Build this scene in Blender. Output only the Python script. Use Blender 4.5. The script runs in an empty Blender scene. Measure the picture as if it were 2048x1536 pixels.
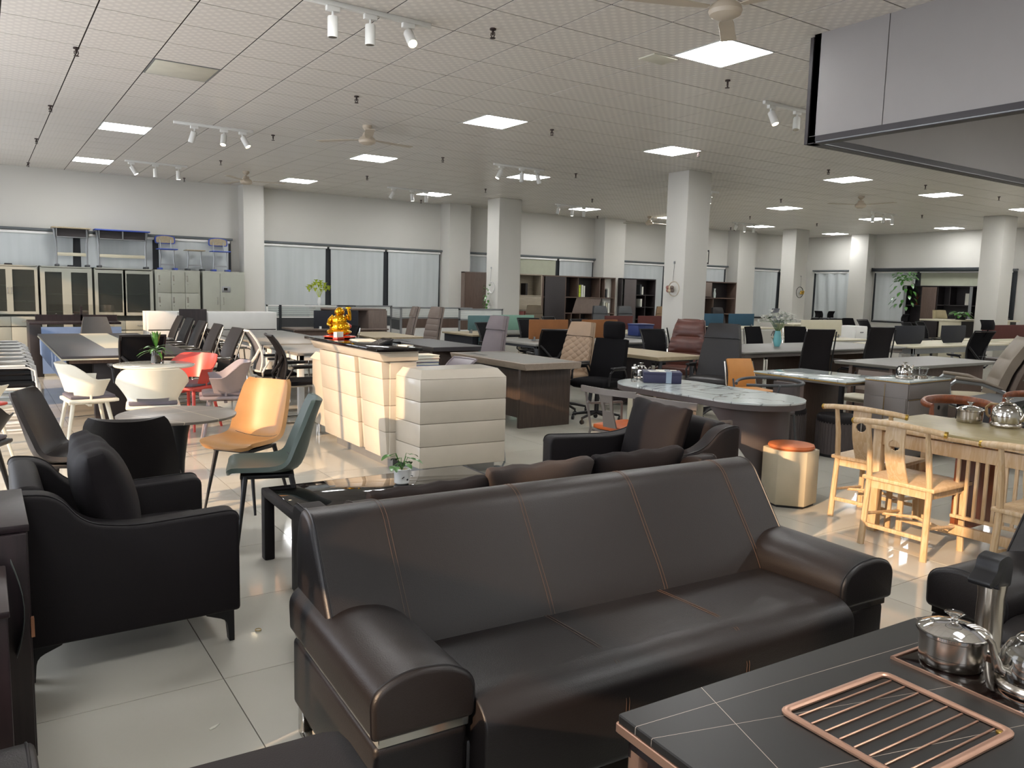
import bpy, bmesh, math, random
from mathutils import Vector, Matrix
R=math.radians; PI=math.pi
random.seed(7)
sc=bpy.context.scene
# ---------------- camera ----------------
F_PX=1588.5; YAW,PITCH,ROLL=0.590886,0.1175566,0.0249654
cyw,syw,cpt,spt=math.cos(YAW),math.sin(YAW),math.cos(PITCH),math.sin(PITCH)
fw=Vector((syw*cpt,cyw*cpt,-spt)); rt=Vector((cyw,-syw,0)); up=rt.cross(fw)
r2=math.cos(ROLL)*rt+math.sin(ROLL)*up; u2=-math.sin(ROLL)*rt+math.cos(ROLL)*up
cam=bpy.data.cameras.new('camera'); co=bpy.data.objects.new('camera',cam); sc.collection.objects.link(co)
cam.sensor_width=36; cam.lens=36*F_PX/2048; cam.clip_start=.05; cam.clip_end=200
co.matrix_world=Matrix(((r2.x,u2.x,-fw.x,0),(r2.y,u2.y,-fw.y,0),(r2.z,u2.z,-fw.z,1.57),(0,0,0,1)))
sc.camera=co
# ---------------- world, sun, exposure ----------------
w=bpy.data.worlds.new('world'); sc.world=w; w.use_nodes=True
bg=w.node_tree.nodes['Background']; bg.inputs[0].default_value=(.88,.92,1.0,1); bg.inputs[1].default_value=3.0
sl=bpy.data.lights.new('sun','SUN'); so=bpy.data.objects.new('sun',sl); sc.collection.objects.link(so)
AZ,EL=R(16),R(20)
sd=Vector((math.cos(AZ)*math.cos(EL),math.sin(AZ)*math.cos(EL),-math.sin(EL)))
so.rotation_euler=sd.to_track_quat('-Z','Y').to_euler(); so.location=(-12,-3,7)
sl.energy=3.7; sl.color=(1,.67,.40); sl.angle=R(.53)
vs=sc.view_settings; vs.view_transform='Standard'; vs.look='None'; vs.gamma=1; vs.use_curve_mapping=False; vs.exposure=0.98
sc.display_settings.display_device='sRGB'
sc.cycles.use_denoising=True; sc.cycles.max_bounces=8; sc.cycles.diffuse_bounces=4; sc.cycles.glossy_bounces=4
sc.cycles.transmission_bounces=6; sc.cycles.transparent_max_bounces=8; sc.cycles.caustics_reflective=False; sc.cycles.caustics_refractive=False
sc.cycles.sample_clamp_indirect=4
PANEL=19.0    # strength of the ceiling panel lamps
# ---------------- helpers ----------------
C=sc.collection
def lin(h):
    if isinstance(h,tuple): return h+(1,) if len(h)==3 else h
    v=[int(h[i:i+2],16)/255 for i in (0,2,4)]
    return tuple((x/12.92 if x<=.04045 else ((x+.055)/1.055)**2.4) for x in v)+(1,)
class G:
    def __init__(s): s.b=bmesh.new()
    def add(s,vs,fs,M=None):
        v=[s.b.verts.new(M@Vector(p) if M else p) for p in vs]
        out=[]
        for f in fs:
            try: out.append(s.b.faces.new([v[i] for i in f]))
            except ValueError: pass
        return v,out
    def bevel(s,fs,w,seg):
        es={e for f in fs for e in f.edges}
        s.b.normal_update()
        es=[e for e in es if len(e.link_faces)==2 and e.calc_face_angle(0)>.5]
        if es: bmesh.ops.bevel(s.b,geom=es,offset=w,segments=seg,affect='EDGES',clamp_overlap=True,profile=.5)
    def box(s,x0,x1,y0,y1,z0,z1,bev=0,seg=2,M=None):
        x0,x1=sorted((x0,x1));y0,y1=sorted((y0,y1));z0,z1=sorted((z0,z1))
        P=[(x0,y0,z0),(x1,y0,z0),(x1,y1,z0),(x0,y1,z0),(x0,y0,z1),(x1,y0,z1),(x1,y1,z1),(x0,y1,z1)]
        v,f=s.add(P,[(3,2,1,0),(4,5,6,7),(0,1,5,4),(1,2,6,5),(2,3,7,6),(3,0,4,7)],M)
        if bev: s.bevel(f,bev,seg)
        return s
    def prism(s,poly,ax,a,b,bev=0,seg=2,M=None):
        n=len(poly)
        f={'x':lambda p,t:(t,p[0],p[1]),'y':lambda p,t:(p[0],t,p[1]),'z':lambda p,t:(p[0],p[1],t)}[ax]
        P=[f(p,a) for p in poly]+[f(p,b) for p in poly]
        v,fc=s.add(P,[tuple(range(n))[::-1],tuple(range(n,2*n))]+[(i,(i+1)%n,n+(i+1)%n,n+i) for i in range(n)],M)
        bmesh.ops.recalc_face_normals(s.b,faces=fc)
        if bev: s.bevel(fc,bev,seg)
        return s
    def soft(s,x0,x1,y0,y1,z0,z1,r=.03,n=6,puff=(0,0,0),M=None,fn=None):
        c=Vector(((x0+x1)/2,(y0+y1)/2,(z0+z1)/2)); h=Vector(((x1-x0)/2,(y1-y0)/2,(z1-z0)/2)); r=min(r,*h)
        idx={}; P=[]; F=[]
        def st(i):
            t=2*i/n-1; return math.sin(t*PI/2)*.35+t*.65
        def vid(a,b,cc):
            k=(a,b,cc)
            if k not in idx:
                q=Vector((st(a),st(b),st(cc))); p=Vector((q.x*h.x,q.y*h.y,q.z*h.z))
                inn=Vector([max(-h[i]+r,min(h[i]-r,p[i])) for i in range(3)]); d=p-inn
                p2=inn+d.normalized()*r if d.length>1e-9 else p
                bx=(1-q.y**2)*(1-q.z**2);by=(1-q.x**2)*(1-q.z**2);bz=(1-q.x**2)*(1-q.y**2)
                p2=p2+Vector((puff[0]*q.x*bx,puff[1]*q.y*by,puff[2]*q.z*bz))+c
                if fn: p2=Vector(fn(p2))
                idx[k]=len(P); P.append(p2)
            return idx[k]
        for ax in range(3):
            for sd_ in (0,n):
                for i in range(n):
                    for j in range(n):
                        q=[]
                        for (u,v) in ((i,j),(i+1,j),(i+1,j+1),(i,j+1)):
                            k=[0,0,0]; k[ax]=sd_; k[(ax+1)%3]=u; k[(ax+2)%3]=v; q.append(vid(*k))
                        F.append(tuple(q) if sd_ else tuple(q[::-1]))
        s.add(P,F,M); return s
    def tube(s,pts,r=.01,seg=8,closed=False,M=None,flat=1):
        pts=[Vector(p) for p in pts]; n=len(pts); rs=r if isinstance(r,(list,tuple)) else [r]*n
        T=[]
        for i in range(n):
            a=pts[(i-1)%n] if (closed or i>0) else pts[0]; b=pts[(i+1)%n] if (closed or i<n-1) else pts[-1]
            T.append((b-a).normalized())
        N=T[0].orthogonal().normalized()
        if abs(T[0].z)<.9: N=(Vector((0,0,1))-T[0]*T[0].z).normalized()
        P=[];F=[]
        for i in range(n):
            N=(N-T[i]*N.dot(T[i])).normalized(); B=T[i].cross(N)
            for k in range(seg):
                a=2*PI*(k+.5)/seg; P.append(pts[i]+(N*math.cos(a)*flat+B*math.sin(a))*rs[i])
        m=n if closed else n-1
        for i in range(m):
            for k in range(seg):
                j=(i+1)%n; F.append((i*seg+k,i*seg+(k+1)%seg,j*seg+(k+1)%seg,j*seg+k))
        if not closed: F+= [tuple(range(seg))[::-1],tuple((n-1)*seg+k for k in range(seg))]
        s.add(P,F,M); return s
    def lathe(s,prof,seg=24,c=(0,0,0),M=None,ang=2*PI):
        P=[];F=[];n=len(prof)
        for k in range(seg):
            a=ang*k/seg
            for (r,z) in prof: P.append((c[0]+r*math.cos(a),c[1]+r*math.sin(a),c[2]+z))
        for k in range(seg):
            j=(k+1)%seg
            for i in range(n-1):
                if prof[i][0]<1e-6 and prof[i+1][0]<1e-6: continue
                F.append((k*n+i,j*n+i,j*n+i+1,k*n+i+1))
        v,f=s.add(P,F,M); bmesh.ops.remove_doubles(s.b,verts=[x for x in v if x.is_valid],dist=1e-5); return s
    def cyl(s,x,y,z0,z1,r,seg=20,r1=None,M=None):
        r1=r if r1 is None else r1
        return s.lathe([(0,z0),(r,z0),(r1,z1),(0,z1)],seg,(x,y,0),M)
    def ball(s,c,r,seg=14,M=None,sq=1):
        if not isinstance(r,(tuple,list)): r=(r,r,r)
        P=[];F=[];m=seg//2
        for i in range(m+1):
            t=PI*i/m
            for k in range(seg):
                a=2*PI*k/seg
                P.append((c[0]+r[0]*math.sin(t)*math.cos(a),c[1]+r[1]*math.sin(t)*math.sin(a),c[2]-r[2]*math.cos(t)))
        for i in range(m):
            for k in range(seg): F.append((i*seg+k,i*seg+(k+1)%seg,(i+1)*seg+(k+1)%seg,(i+1)*seg+k))
        v,f=s.add(P,F,M); bmesh.ops.remove_doubles(s.b,verts=v,dist=1e-5); return s
    def surf(s,fn,nu,nv,th=.01,M=None,hole=None):
        P=[[Vector(fn(i/nu,j/nv)) for j in range(nv+1)] for i in range(nu+1)]
        A=[];B=[]
        for i in range(nu+1):
            for j in range(nv+1):
                du=P[min(i+1,nu)][j]-P[max(i-1,0)][j]; dv=P[i][min(j+1,nv)]-P[i][max(j-1,0)]
                nn=du.cross(dv); nn=nn.normalized() if nn.length>1e-9 else Vector((0,0,1))
                A.append(P[i][j]+nn*th/2); B.append(P[i][j]-nn*th/2)
        N=len(A); w_=nv+1; F=[]; on=set()
        for i in range(nu):
            for j in range(nv):
                if hole and hole((i+.5)/nu,(j+.5)/nv): continue
                on.add((i,j))
                a,b,c_,d=i*w_+j,(i+1)*w_+j,(i+1)*w_+j+1,i*w_+j+1
                F.append((a,b,c_,d)); F.append((N+d,N+c_,N+b,N+a))
        for (i,j) in on:
            a,b,c_,d=i*w_+j,(i+1)*w_+j,(i+1)*w_+j+1,i*w_+j+1
            for (nb,e) in (((i,j-1),(a,b)),((i+1,j),(b,c_)),((i,j+1),(c_,d)),((i-1,j),(d,a))):
                if nb not in on: F.append((e[1],e[0],N+e[0],N+e[1]))
        v,f=s.add(A+B,F,M)
        bmesh.ops.delete(s.b,geom=[x for x in v if not x.link_faces],context='VERTS'); return s
    def xf(s,M): bmesh.ops.transform(s.b,matrix=M,verts=s.b.verts); return s
def tr(x=0,y=0,z=0,rz=0,rx=0,ry=0):
    return Matrix.Translation((x,y,z))@Matrix.Rotation(rz,4,'Z')@Matrix.Rotation(ry,4,'Y')@Matrix.Rotation(rx,4,'X')
def O(name,g,m,parent=None,ang=38):
    me=bpy.data.meshes.new(name); g.b.normal_update(); g.b.to_mesh(me); g.b.free()
    me.materials.append(m); me.shade_smooth(); me.set_sharp_from_angle(angle=R(ang))
    o=bpy.data.objects.new(name,me); C.objects.link(o)
    if parent: o.parent=parent
    return o
KIDS={}
def tag(o,label=None,cat=None,group=None,kind=None):
    if label: o['label']=label
    if cat: o['category']=cat
    if group: o['group']=group
    if kind: o['kind']=kind
    return o
def T(name,label,cat,loc=(0,0,0),rz=0,group=None):
    o=bpy.data.objects.new(name,None); C.objects.link(o); o.location=loc; o.rotation_euler=(0,0,rz); o.empty_display_size=.2
    return tag(o,label,cat,group)
def struct(name,g,m,parent=None): return tag(O(name,g,m,parent),kind='structure' if not parent else None)
def tree(o,acc=None):
    for c in [x for x in C.objects if x.parent==o]: yield c
def dup(root,loc,rz,label,group=None,recol=None,cat=None):
    kids=KIDS.get(root.name)
    if kids is None:
        kids=[(c,[d for d in C.objects if d.parent==c]) for c in C.objects if c.parent==root]; KIDS[root.name]=kids
    r=root.copy(); C.objects.link(r); r.location=loc; r.rotation_euler=(0,0,rz); tag(r,label,cat)
    if group: r['group']=group
    elif 'group' in r: del r['group']
    def cp(c,p):
        k=c.copy(); C.objects.link(k); k.parent=p
        if recol and c.active_material and c.active_material.name in recol:
            k.data=c.data.copy(); k.data.materials[0]=recol[c.active_material.name]
        return k
    for c,gs in kids:
        k=cp(c,r)
        for d in gs: cp(d,k)
    return r
def face(fx,fy): return math.atan2(-fx,fy)     # rotation that turns local +Y to (fx,fy)
# ---------------- materials ----------------
MT={}
def mat(name,col,rough=.5,metal=0,var=.05,vs_=6,bump=0,bs=150,emit=0,stretch=(1,1,1),col2=None,kind=None,trans=0,coat=0,spec=.5,ior=1.45,alpha=1):
    m=bpy.data.materials.new(name); m.use_nodes=True; nt=m.node_tree; b=nt.nodes['Principled BSDF']; L=nt.links
    c=lin(col); c2=lin(col2) if col2 else tuple(min(1,x*(1+var)) for x in c[:3])+(1,)
    c1=c if col2 else tuple(x*(1-var) for x in c[:3])+(1,)
    b.inputs['Roughness'].default_value=rough; b.inputs['Metallic'].default_value=metal
    b.inputs['Specular IOR Level'].default_value=spec; b.inputs['IOR'].default_value=ior
    b.inputs['Transmission Weight'].default_value=trans; b.inputs['Coat Weight'].default_value=coat; b.inputs['Alpha'].default_value=alpha
    tc=nt.nodes.new('ShaderNodeTexCoord'); mp=nt.nodes.new('ShaderNodeMapping'); mp.inputs['Scale'].default_value=stretch
    L.new(tc.outputs['Object'],mp.inputs['Vector'])
    def ramp(src,stops):
        r=nt.nodes.new('ShaderNodeValToRGB'); e=r.color_ramp.elements
        while len(e)<len(stops): e.new(.5)
        for i,(p,cc) in enumerate(stops): e[i].position=p; e[i].color=cc
        L.new(src,r.inputs[0]); return r.outputs[0]
    no=nt.nodes.new('ShaderNodeTexNoise'); no.inputs['Scale'].default_value=vs_; no.inputs['Detail'].default_value=3
    L.new(mp.outputs[0],no.inputs['Vector'])
    if kind=='marble':
        no.inputs['Distortion'].default_value=1.6; no.inputs['Detail'].default_value=6
        out=ramp(no.outputs[0],[(0,c1),(.475,c1),(.5,c2),(.515,c1),(1,c1)])
    elif kind=='wood':
        no.inputs['Detail'].default_value=5; no.inputs['Distortion'].default_value=.6
        out=ramp(no.outputs[0],[(.3,c1),(.5,c2),(.62,c1),(.75,c2)])
    elif kind=='ceil':
        sx=nt.nodes.new('ShaderNodeSeparateXYZ'); L.new(tc.outputs['Object'],sx.inputs[0])
        def sn(o):
            a=nt.nodes.new('ShaderNodeMath'); a.operation='MULTIPLY'; a.inputs[1].default_value=2*PI/.1; L.new(o,a.inputs[0])
            q=nt.nodes.new('ShaderNodeMath'); q.operation='SINE'; L.new(a.outputs[0],q.inputs[0]); return q.outputs[0]
        k=nt.nodes.new('ShaderNodeMath'); k.operation='MULTIPLY'; L.new(sn(sx.outputs[0]),k.inputs[0]); L.new(sn(sx.outputs[1]),k.inputs[1])
        out=ramp(k.outputs[0],[(.0,c1),(.6,c2)])
    elif kind=='veins':      # thin pale lines crossing a dark stone slab
        def band(nx,ny,off,wd):
            d=nt.nodes.new('ShaderNodeVectorMath'); d.operation='DOT_PRODUCT'; d.inputs[1].default_value=(nx,ny,0); L.new(tc.outputs['Object'],d.inputs[0])
            a=nt.nodes.new('ShaderNodeMath'); a.operation='ADD'; a.inputs[1].default_value=-off; L.new(d.outputs['Value'],a.inputs[0])
            q=nt.nodes.new('ShaderNodeMath'); q.operation='ABSOLUTE'; L.new(a.outputs[0],q.inputs[0])
            z=nt.nodes.new('ShaderNodeMath'); z.operation='LESS_THAN'; z.inputs[1].default_value=wd; L.new(q.outputs[0],z.inputs[0]); return z.outputs[0]
        acc=None
        for t in VEINS[name]:
            o_=band(*t)
            if acc is None: acc=o_
            else:
                q=nt.nodes.new('ShaderNodeMath'); q.operation='MAXIMUM'; L.new(acc,q.inputs[0]); L.new(o_,q.inputs[1]); acc=q.outputs[0]
        out=ramp(acc,[(0,c1),(1,c2)])
    else: out=ramp(no.outputs[0],[(.35,c1),(.65,c2)])
    L.new(out,b.inputs['Base Color'])
    if emit:
        b.inputs['Emission Color'].default_value=c; b.inputs['Emission Strength'].default_value=emit
    if bump:
        n2=nt.nodes.new('ShaderNodeTexNoise'); n2.inputs['Scale'].default_value=bs; n2.inputs['Detail'].default_value=2
        L.new(mp.outputs[0],n2.inputs['Vector'])
        bp=nt.nodes.new('ShaderNodeBump'); bp.inputs['Strength'].default_value=bump; bp.inputs['Distance'].default_value=.002
        L.new(n2.outputs[0],bp.inputs['Height']); L.new(bp.outputs[0],b.inputs['Normal'])
    MT[name]=m; return m
VEINS={'black_slate':[(.048,.999,-.064,.0007),(.952,-.306,.251,.0008),(.222,.975,-.115,.0006),(.213,.977,-.314,.0007),(.9,-.43,1.05,.0007)],
       'grey_slate':[(1,.25,.10,.003),(-.3,1,.03,.003),(.9,.5,-.2,.002)]}
M=type('M',(),{})()
M.wall=mat('wall_paint','bfbdb6',.75,var=.02,vs_=.6)
M.ceil=mat('ceiling_tile','cdc8c1',.36,kind='ceil',col2='dcd7cf',spec=.4)
M.ceil2=mat('ceiling_grid_dark','2e2926',.9,spec=.1)
M.cpanel=mat('plain_ceiling_panel','c3c0b0',.45)
M.floor=mat('polished_floor_tile','b9b6ab',.07,var=.05,vs_=1.3,spec=.5,coat=0)
M.grout=mat('dark_grout','3c3833',.8)
M.white=mat('white_paint_metal','d6d6d2',.4,var=.02)
M.whitegloss=mat('white_lacquer','b7afa1',.22,var=.02,coat=.3)
M.blind=mat('roller_blind_fabric','b3b8b8',.8,var=.05,vs_=1.2,stretch=(6,6,.3))
M.blindcream=mat('cream_blind_fabric','a3a592',.8,var=.03)
M.dark=mat('dark_window_frame','22262a',.5)
M.rail=mat('grey_rail','54595b',.45)
M.black=mat('black_plastic','0e0d10',.45)
M.blackfab=mat('black_fabric','0f0e10',.9,bump=.3,bs=400,spec=.15)
M.blackmesh=mat('black_mesh','121113',.85,bump=.6,bs=900,spec=.15)
M.leather=mat('black_leather','171313',.42,var=.08,vs_=3,bump=.3,bs=260,spec=.5)
M.leatherd=mat('charcoal_upholstery','130f11',.6,bump=.3,bs=300,spec=.3)
M.pillow=mat('black_pillow_cloth','141012',.75,bump=.3,bs=300,spec=.25)
M.thread=mat('tan_thread','46372f',.6)
M.piping=mat('black_piping','121013',.4)
M.chrome=mat('chrome','c8c6c2',.12,1,var=.01)
M.steel=mat('brushed_steel','b9b2a8',.22,1,var=.02)
M.greymetal=mat('grey_steel','8d8f90',.35,.6)
M.rose=mat('rose_gold_metal','c99f88',.35,.8,var=.02)
M.slate=mat('black_slate','201e1c',.4,kind='veins',col2='b8a99a')
M.blackglass=mat('black_glass','0a0809',.04,var=0)
M.hobglass=mat('dark_hob_glass','160c0a',.06,var=0)
M.darkcab=mat('dark_brown_cabinet','271c1f',.38,kind='wood',col2='1b1316',vs_=3,stretch=(6,6,.4))
M.green=mat('green_leather','3d4a43',.45,bump=.2,bs=250)
M.orange=mat('orange_leather','a87c4c',.42,bump=.2,bs=250)
M.orange2=mat('orange_vinyl','b5571f',.45)
M.mustard=mat('mustard_vinyl','b37a3c',.5)
M.pwhite=mat('warm_white_plastic','cfcdc0',.35,var=.02)
M.pred=mat('coral_plastic','c0483f',.35)
M.pgrey=mat('mauve_grey_plastic','837b80',.35)
M.cush=mat('grey_seat_cushion','57525a',.6)
M.beech=mat('beech_wood','c79a5e',.5,kind='wood',col2='b98948',vs_=3,stretch=(8,8,1))
M.ash=mat('ash_wood','c8b091',.42,kind='wood',col2='b99c76',vs_=5,stretch=(6,6,.8))
M.ashtop=mat('ash_table_top','a3956c',.32,kind='wood',col2='8f825c',vs_=4,stretch=(8,.7,8))
M.walnut=mat('reddish_walnut','83492a',.35,kind='wood',col2='6c3a22',vs_=5,stretch=(6,6,.8))
M.brass=mat('brass','b59446',.3,.9)
M.slateround=mat('grey_slate','7d746a',.35,kind='veins',col2='c4b39c')
M.marble=mat('pale_marble','b4bbba',.08,kind='marble',col2='6b7374',vs_=.8,stretch=(1,3,1))
M.marble2=mat('soft_marble','aab2b0',.08,kind='marble',col2='d4d8d6',vs_=1.5,stretch=(1,4,1))
M.taupe=mat('taupe_lacquer','69625d',.4,var=.02)
M.taupe2=mat('dark_taupe_laminate','4a4342',.45,var=.03)
M.gold=mat('gold_line','b08d4c',.3,.8)
M.desk1=mat('taupe_desk_top','86796c',.4,kind='wood',col2='7d7063',vs_=4,stretch=(6,.8,6))
M.desk1e=mat('taupe_leather_inlay','66635d',.5)
M.desk2=mat('dark_oak_laminate','43372f',.45,kind='wood',col2='352b26',vs_=5,stretch=(10,10,.5))
M.desk3=mat('black_desk_top','353234',.42,var=.05)
M.oak=mat('pale_oak_laminate','a2957a',.45,kind='wood',col2='94876e',vs_=4,stretch=(5,.8,5))
M.greytop=mat('grey_worktop','77756f',.42)
M.darkgrey=mat('dark_grey_metal','3a3c40',.45,.3)
M.offwhite=mat('cream_laminate','b6b09a',.45,var=.02)
M.greenish=mat('grey_steel_cabinet','94958a',.42,var=.02)
M.cabglass=mat('tinted_cabinet_glass','2c302c',.12,var=.05)
M.cabin=mat('cabinet_interior_shelf','aab0a0',.6)
M.screenteal=mat('teal_screen','4d6a6b',.8)
M.screenteal2=mat('deep_teal_screen','25475a',.8)
M.screenor=mat('orange_screen','84552f',.8)
M.screennavy=mat('navy_screen','23252c',.8)
M.screengreen=mat('sage_screen','6f9382',.8)
M.screenred=mat('red_screen','4c211d',.8)
M.glass=mat('clear_glass','f2f2f0',.02,trans=1,var=0,ior=1.45)
M.frost=mat('ribbed_glass','b6bfba',.3,var=.04)
M.beigelea=mat('beige_leather','8f7861',.45,bump=.2,bs=200)
M.taupelea=mat('taupe_leather','6a5e56',.5,bump=.2,bs=200)
M.greylea=mat('grey_leather','6b6264',.5,bump=.2,bs=200)
M.brownlea=mat('brown_leather','4f2c24',.35,bump=.25,bs=120,var=.12)
M.camel=mat('camel_leather','6e5538',.5)
M.slgrey=mat('slate_grey_leather','3f4143',.55)
M.olive=mat('olive_leather','665a48',.5)
M.greymesh=mat('grey_mesh','6c6d73',.8,bump=.6,bs=900)
M.walnutlam=mat('walnut_laminate','5d4c42',.5,kind='wood',col2='524239',vs_=4,stretch=(10,10,.6))
M.brownlam=mat('greige_laminate','6e6058',.5,kind='wood',col2='655850',vs_=4,stretch=(8,8,.8))
M.greige=mat('pale_greige_laminate','958b7a',.5,kind='wood',col2='897f70',vs_=3,stretch=(1,8,8))
M.darklam=mat('near_black_laminate','241f20',.45)
M.redlam=mat('red_laminate','5f241c',.5)
M.blue=mat('blue_plastic','2c3a6c',.45)
M.blue2=mat('bright_blue_plastic','3a4fa0',.45)
M.bluepanel=mat('slate_blue_panel','6f86ad',.5)
M.leafm=mat('green_leaf','3d6b2a',.4,var=.25,vs_=30,coat=.2)
M.leafd=mat('dark_green_leaf','264021',.4,var=.3,vs_=20)
M.leafy=mat('yellow_green_leaf','b0bf3a',.5,var=.25,vs_=20)
M.petal=mat('white_petal','e4e4dc',.7)
M.stone=mat('pebbles','8a7c5c',.7,var=.3,vs_=80)
M.ceramic=mat('white_ceramic','dcdcd8',.15,var=.01)
M.goldst=mat('polished_gold','d59c1c',.14,.9,var=.1,vs_=20)
M.redst=mat('red_lacquer','a8301c',.25)
M.paper=mat('white_paper','c9c9be',.7,var=.02)
M.navy=mat('navy_card','2a2b45',.5)
M.bookblue=mat('blue_cover','1d4f80',.4)
M.bookred=mat('maroon_cover','5c2a2a',.5)
M.aqua=mat('aqua_ceramic','6db0b5',.25)
M.lampon=mat('panel_diffuser',(1.0,1.0,1.0),.5,emit=PANEL,var=0)
M.bulb=mat('warm_lamp_lens',(1.0,.80,.50),.5,emit=14,var=0)
M.bulbw=mat('white_lamp_lens',(1.0,.95,.85),.5,emit=8,var=0)
M.fan=mat('cream_fan_enamel','b8ac9a',.4)
M.sprink=mat('sprinkler_bronze','3a2f2d',.45,.5)
M.soffit=mat('white_partition_panel','8d8988',.4,var=.01)
M.trimblk=mat('black_aluminium_trim','251f22',.4)
M.copper=mat('copper_hinge','b98667',.3,.9)
M.film=mat('grey_plastic_film','5b625f',.3)
M.tape=mat('clear_tape','7f90a0',.15)
M.rug=mat('olive_book','7a7346',.6)
# ---------------- room shell ----------------
HC=3.6; YB=17.4; XR=23.7; XL=-2.2; YF=-3.5
def px(x,y,z):
    v=Vector((x,y,z-1.57)); d=v.dot(fw)
    return (1024+F_PX*v.dot(r2)/d,768-F_PX*v.dot(u2)/d) if d>.2 else None
LIGHTS=[(x,y) for y in (4.86,8.46,12.06,15.66) for x in (1.73,5.33,8.33,12.53,15.53,19.13,22.73)]
LIGHTS+= [(x,y) for y in (1.26,-1.74) for x in (-.67,3.53,8.33,12.53,18.53)]  # unseen panels added to light the room from behind the camera
VENTS=[(1.73,8.46)]
def tiled(host,x0,y0,st,gap,z,th,m,host_cells,skip,limit,name='tile'):
    cells=[]
    for (i,j) in host_cells:
        cx,cy=x0+(i+.5)*st,y0+(j+.5)*st
        if any(abs(cx-a)<st*.4 and abs(cy-b)<st*.4 for a,b in skip): continue
        p=px(cx,cy,z); vis=p is not None and -60<p[0]<2108 and -60<p[1]<1596
        cells.append((0 if vis else 1,cx*cx+cy*cy,cx,cy))
    cells.sort(); h=(st-gap)/2
    g=G(); g.box(-h,h,-h,h,0,th); o=O(name,g,m,host); o.location=(cells[0][2],cells[0][3],z)
    for c in cells[1:limit]:
        k=o.copy(); C.objects.link(k); k.location=(c[2],c[3],z)
    V=[];F=[]
    for c in cells[limit:]:
        n=len(V); x,y=c[2],c[3]
        V+=[(x-h,y-h,z),(x+h,y-h,z),(x+h,y+h,z),(x-h,y+h,z),(x-h,y-h,z+th),(x+h,y-h,z+th),(x+h,y+h,z+th),(x-h,y+h,z+th)]
        F+=[tuple(n+i for i in f) for f in ((3,2,1,0),(4,5,6,7),(0,1,5,4),(1,2,6,5),(2,3,7,6),(3,0,4,7))]
    me=bpy.data.meshes.new('tiles'); me.from_pydata(V,[],F); me.materials.append(m)
    s=bpy.data.objects.new('tile_field',me); C.objects.link(s); s.parent=host; s['kind']='stuff'
floor=struct('floor',G().box(XL-.2,XR+.2,YF-.2,YB+.2,-.12,-.006),M.grout)
tiled(floor,.745-8*.8,3.125-9*.8,.8,.004,-.006,.006,M.floor,[(i,j) for i in range(5,40) for j in range(1,28) if .745-8*.8+i*.8>XL-.1],[],300)
ceil=struct('ceiling',G().box(XL-.2,XR+.2,YF-.2,YB+.2,HC+.004,HC+.15),M.ceil2)
tiled(ceil,.83-6*.6,6.36-17*.6,.6,.012,HC,.004,M.ceil,[(i,j) for i in range(0,45) for j in range(0,36)],LIGHTS+VENTS,300)
# walls
struct('wall_back',G().box(XL,XR,YB,YB+.2,0,HC+.01),M.wall)
struct('wall_right',G().box(XR,XR+.2,YF,YB+.2,0,HC+.01),M.wall)
def holed(name,ax,pos,t,a0,a1,opens):
    g=G(); last=a0
    def bx(u0,u1,z0,z1):
        if ax=='x': g.box(pos-t,pos,u0,u1,z0,z1)
        else: g.box(u0,u1,pos-t,pos,z0,z1)
    for (u0,u1,z0,z1) in opens:
        bx(last,u0,0,HC+.01); bx(u0,u1,0,z0); bx(u0,u1,z1,HC+.01); last=u1
    bx(last,a1,0,HC+.01); return struct(name,g,M.wall)
OL=[(.25,2.15,.1,3.3),(4.45,10.6,.1,3.3),(12.2,16.4,.9,3.0)]  # unseen left openings; widths and piers shaped to place the sun patches
OF=[(-1.6,.4,.9,3.0),(14,17,1.2,3.0)]  # unseen front openings, kept small so camera-facing sides stay dark
holed('wall_left','x',XL,.2,YF,YB,OL); holed('wall_front','y',YF,.2,XL,XR,OF)
n=1
for ax,pos,ops,zt in (('x',XL,OL,1.88),('y',YF,OF,2.3)):
    for (u0,u1,z0,z1) in ops:
        g=G(); k=max(1,round((u1-u0)/1.3)); 
        for i in range(k+1):
            u=u0+(u1-u0)*i/k; (g.box(pos-.13,pos-.07,u-.03,u+.03,z0,z1) if ax=='x' else g.box(u-.03,u+.03,pos-.13,pos-.07,z0,z1))
        if ax=='x' and u0<1: g.box(pos-.12,pos-.08,1.50,1.55,z0,z1).box(pos-.12,pos-.08,1.64,1.69,z0,z1)  # extra unseen bars, added to cast stripes of sun on the sofa end
        for z in (z0+.03,z1-.03,zt):
            hh=.065 if z==zt else .03
            (g.box(pos-.13,pos-.07,u0,u1,z-hh,z+hh) if ax=='x' else g.box(u0,u1,pos-.13,pos-.07,z-hh,z+hh))
        struct('window_%d'%n,g,M.dark); n+=1
# pilasters and columns
for i,(x0,x1,y0,y1) in enumerate([(4.62,5.04,17.0,17.4),(9.46,10.04,16.95,17.4),(14.3,15.05,16.95,17.4),(19.75,20.55,16.95,17.4)]):
    struct('trim_%d'%(i+1),G().box(x0,x1,y0,y1,0,HC),M.wall)
struct('trim_5',G().box(23.3,23.7,14.85,15.45,0,HC),M.wall)
for (x0,x1,y0,y1) in [(9.68,10.28,15.1,15.6),(9.76,10.3,9.5,9.98),(20.4,21.0,15.35,15.85),(20.05,20.65,9.35,9.85)]:
    struct('column',G().box(x0,x1,y0,y1,0,HC,.012,2),M.wall)
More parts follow.
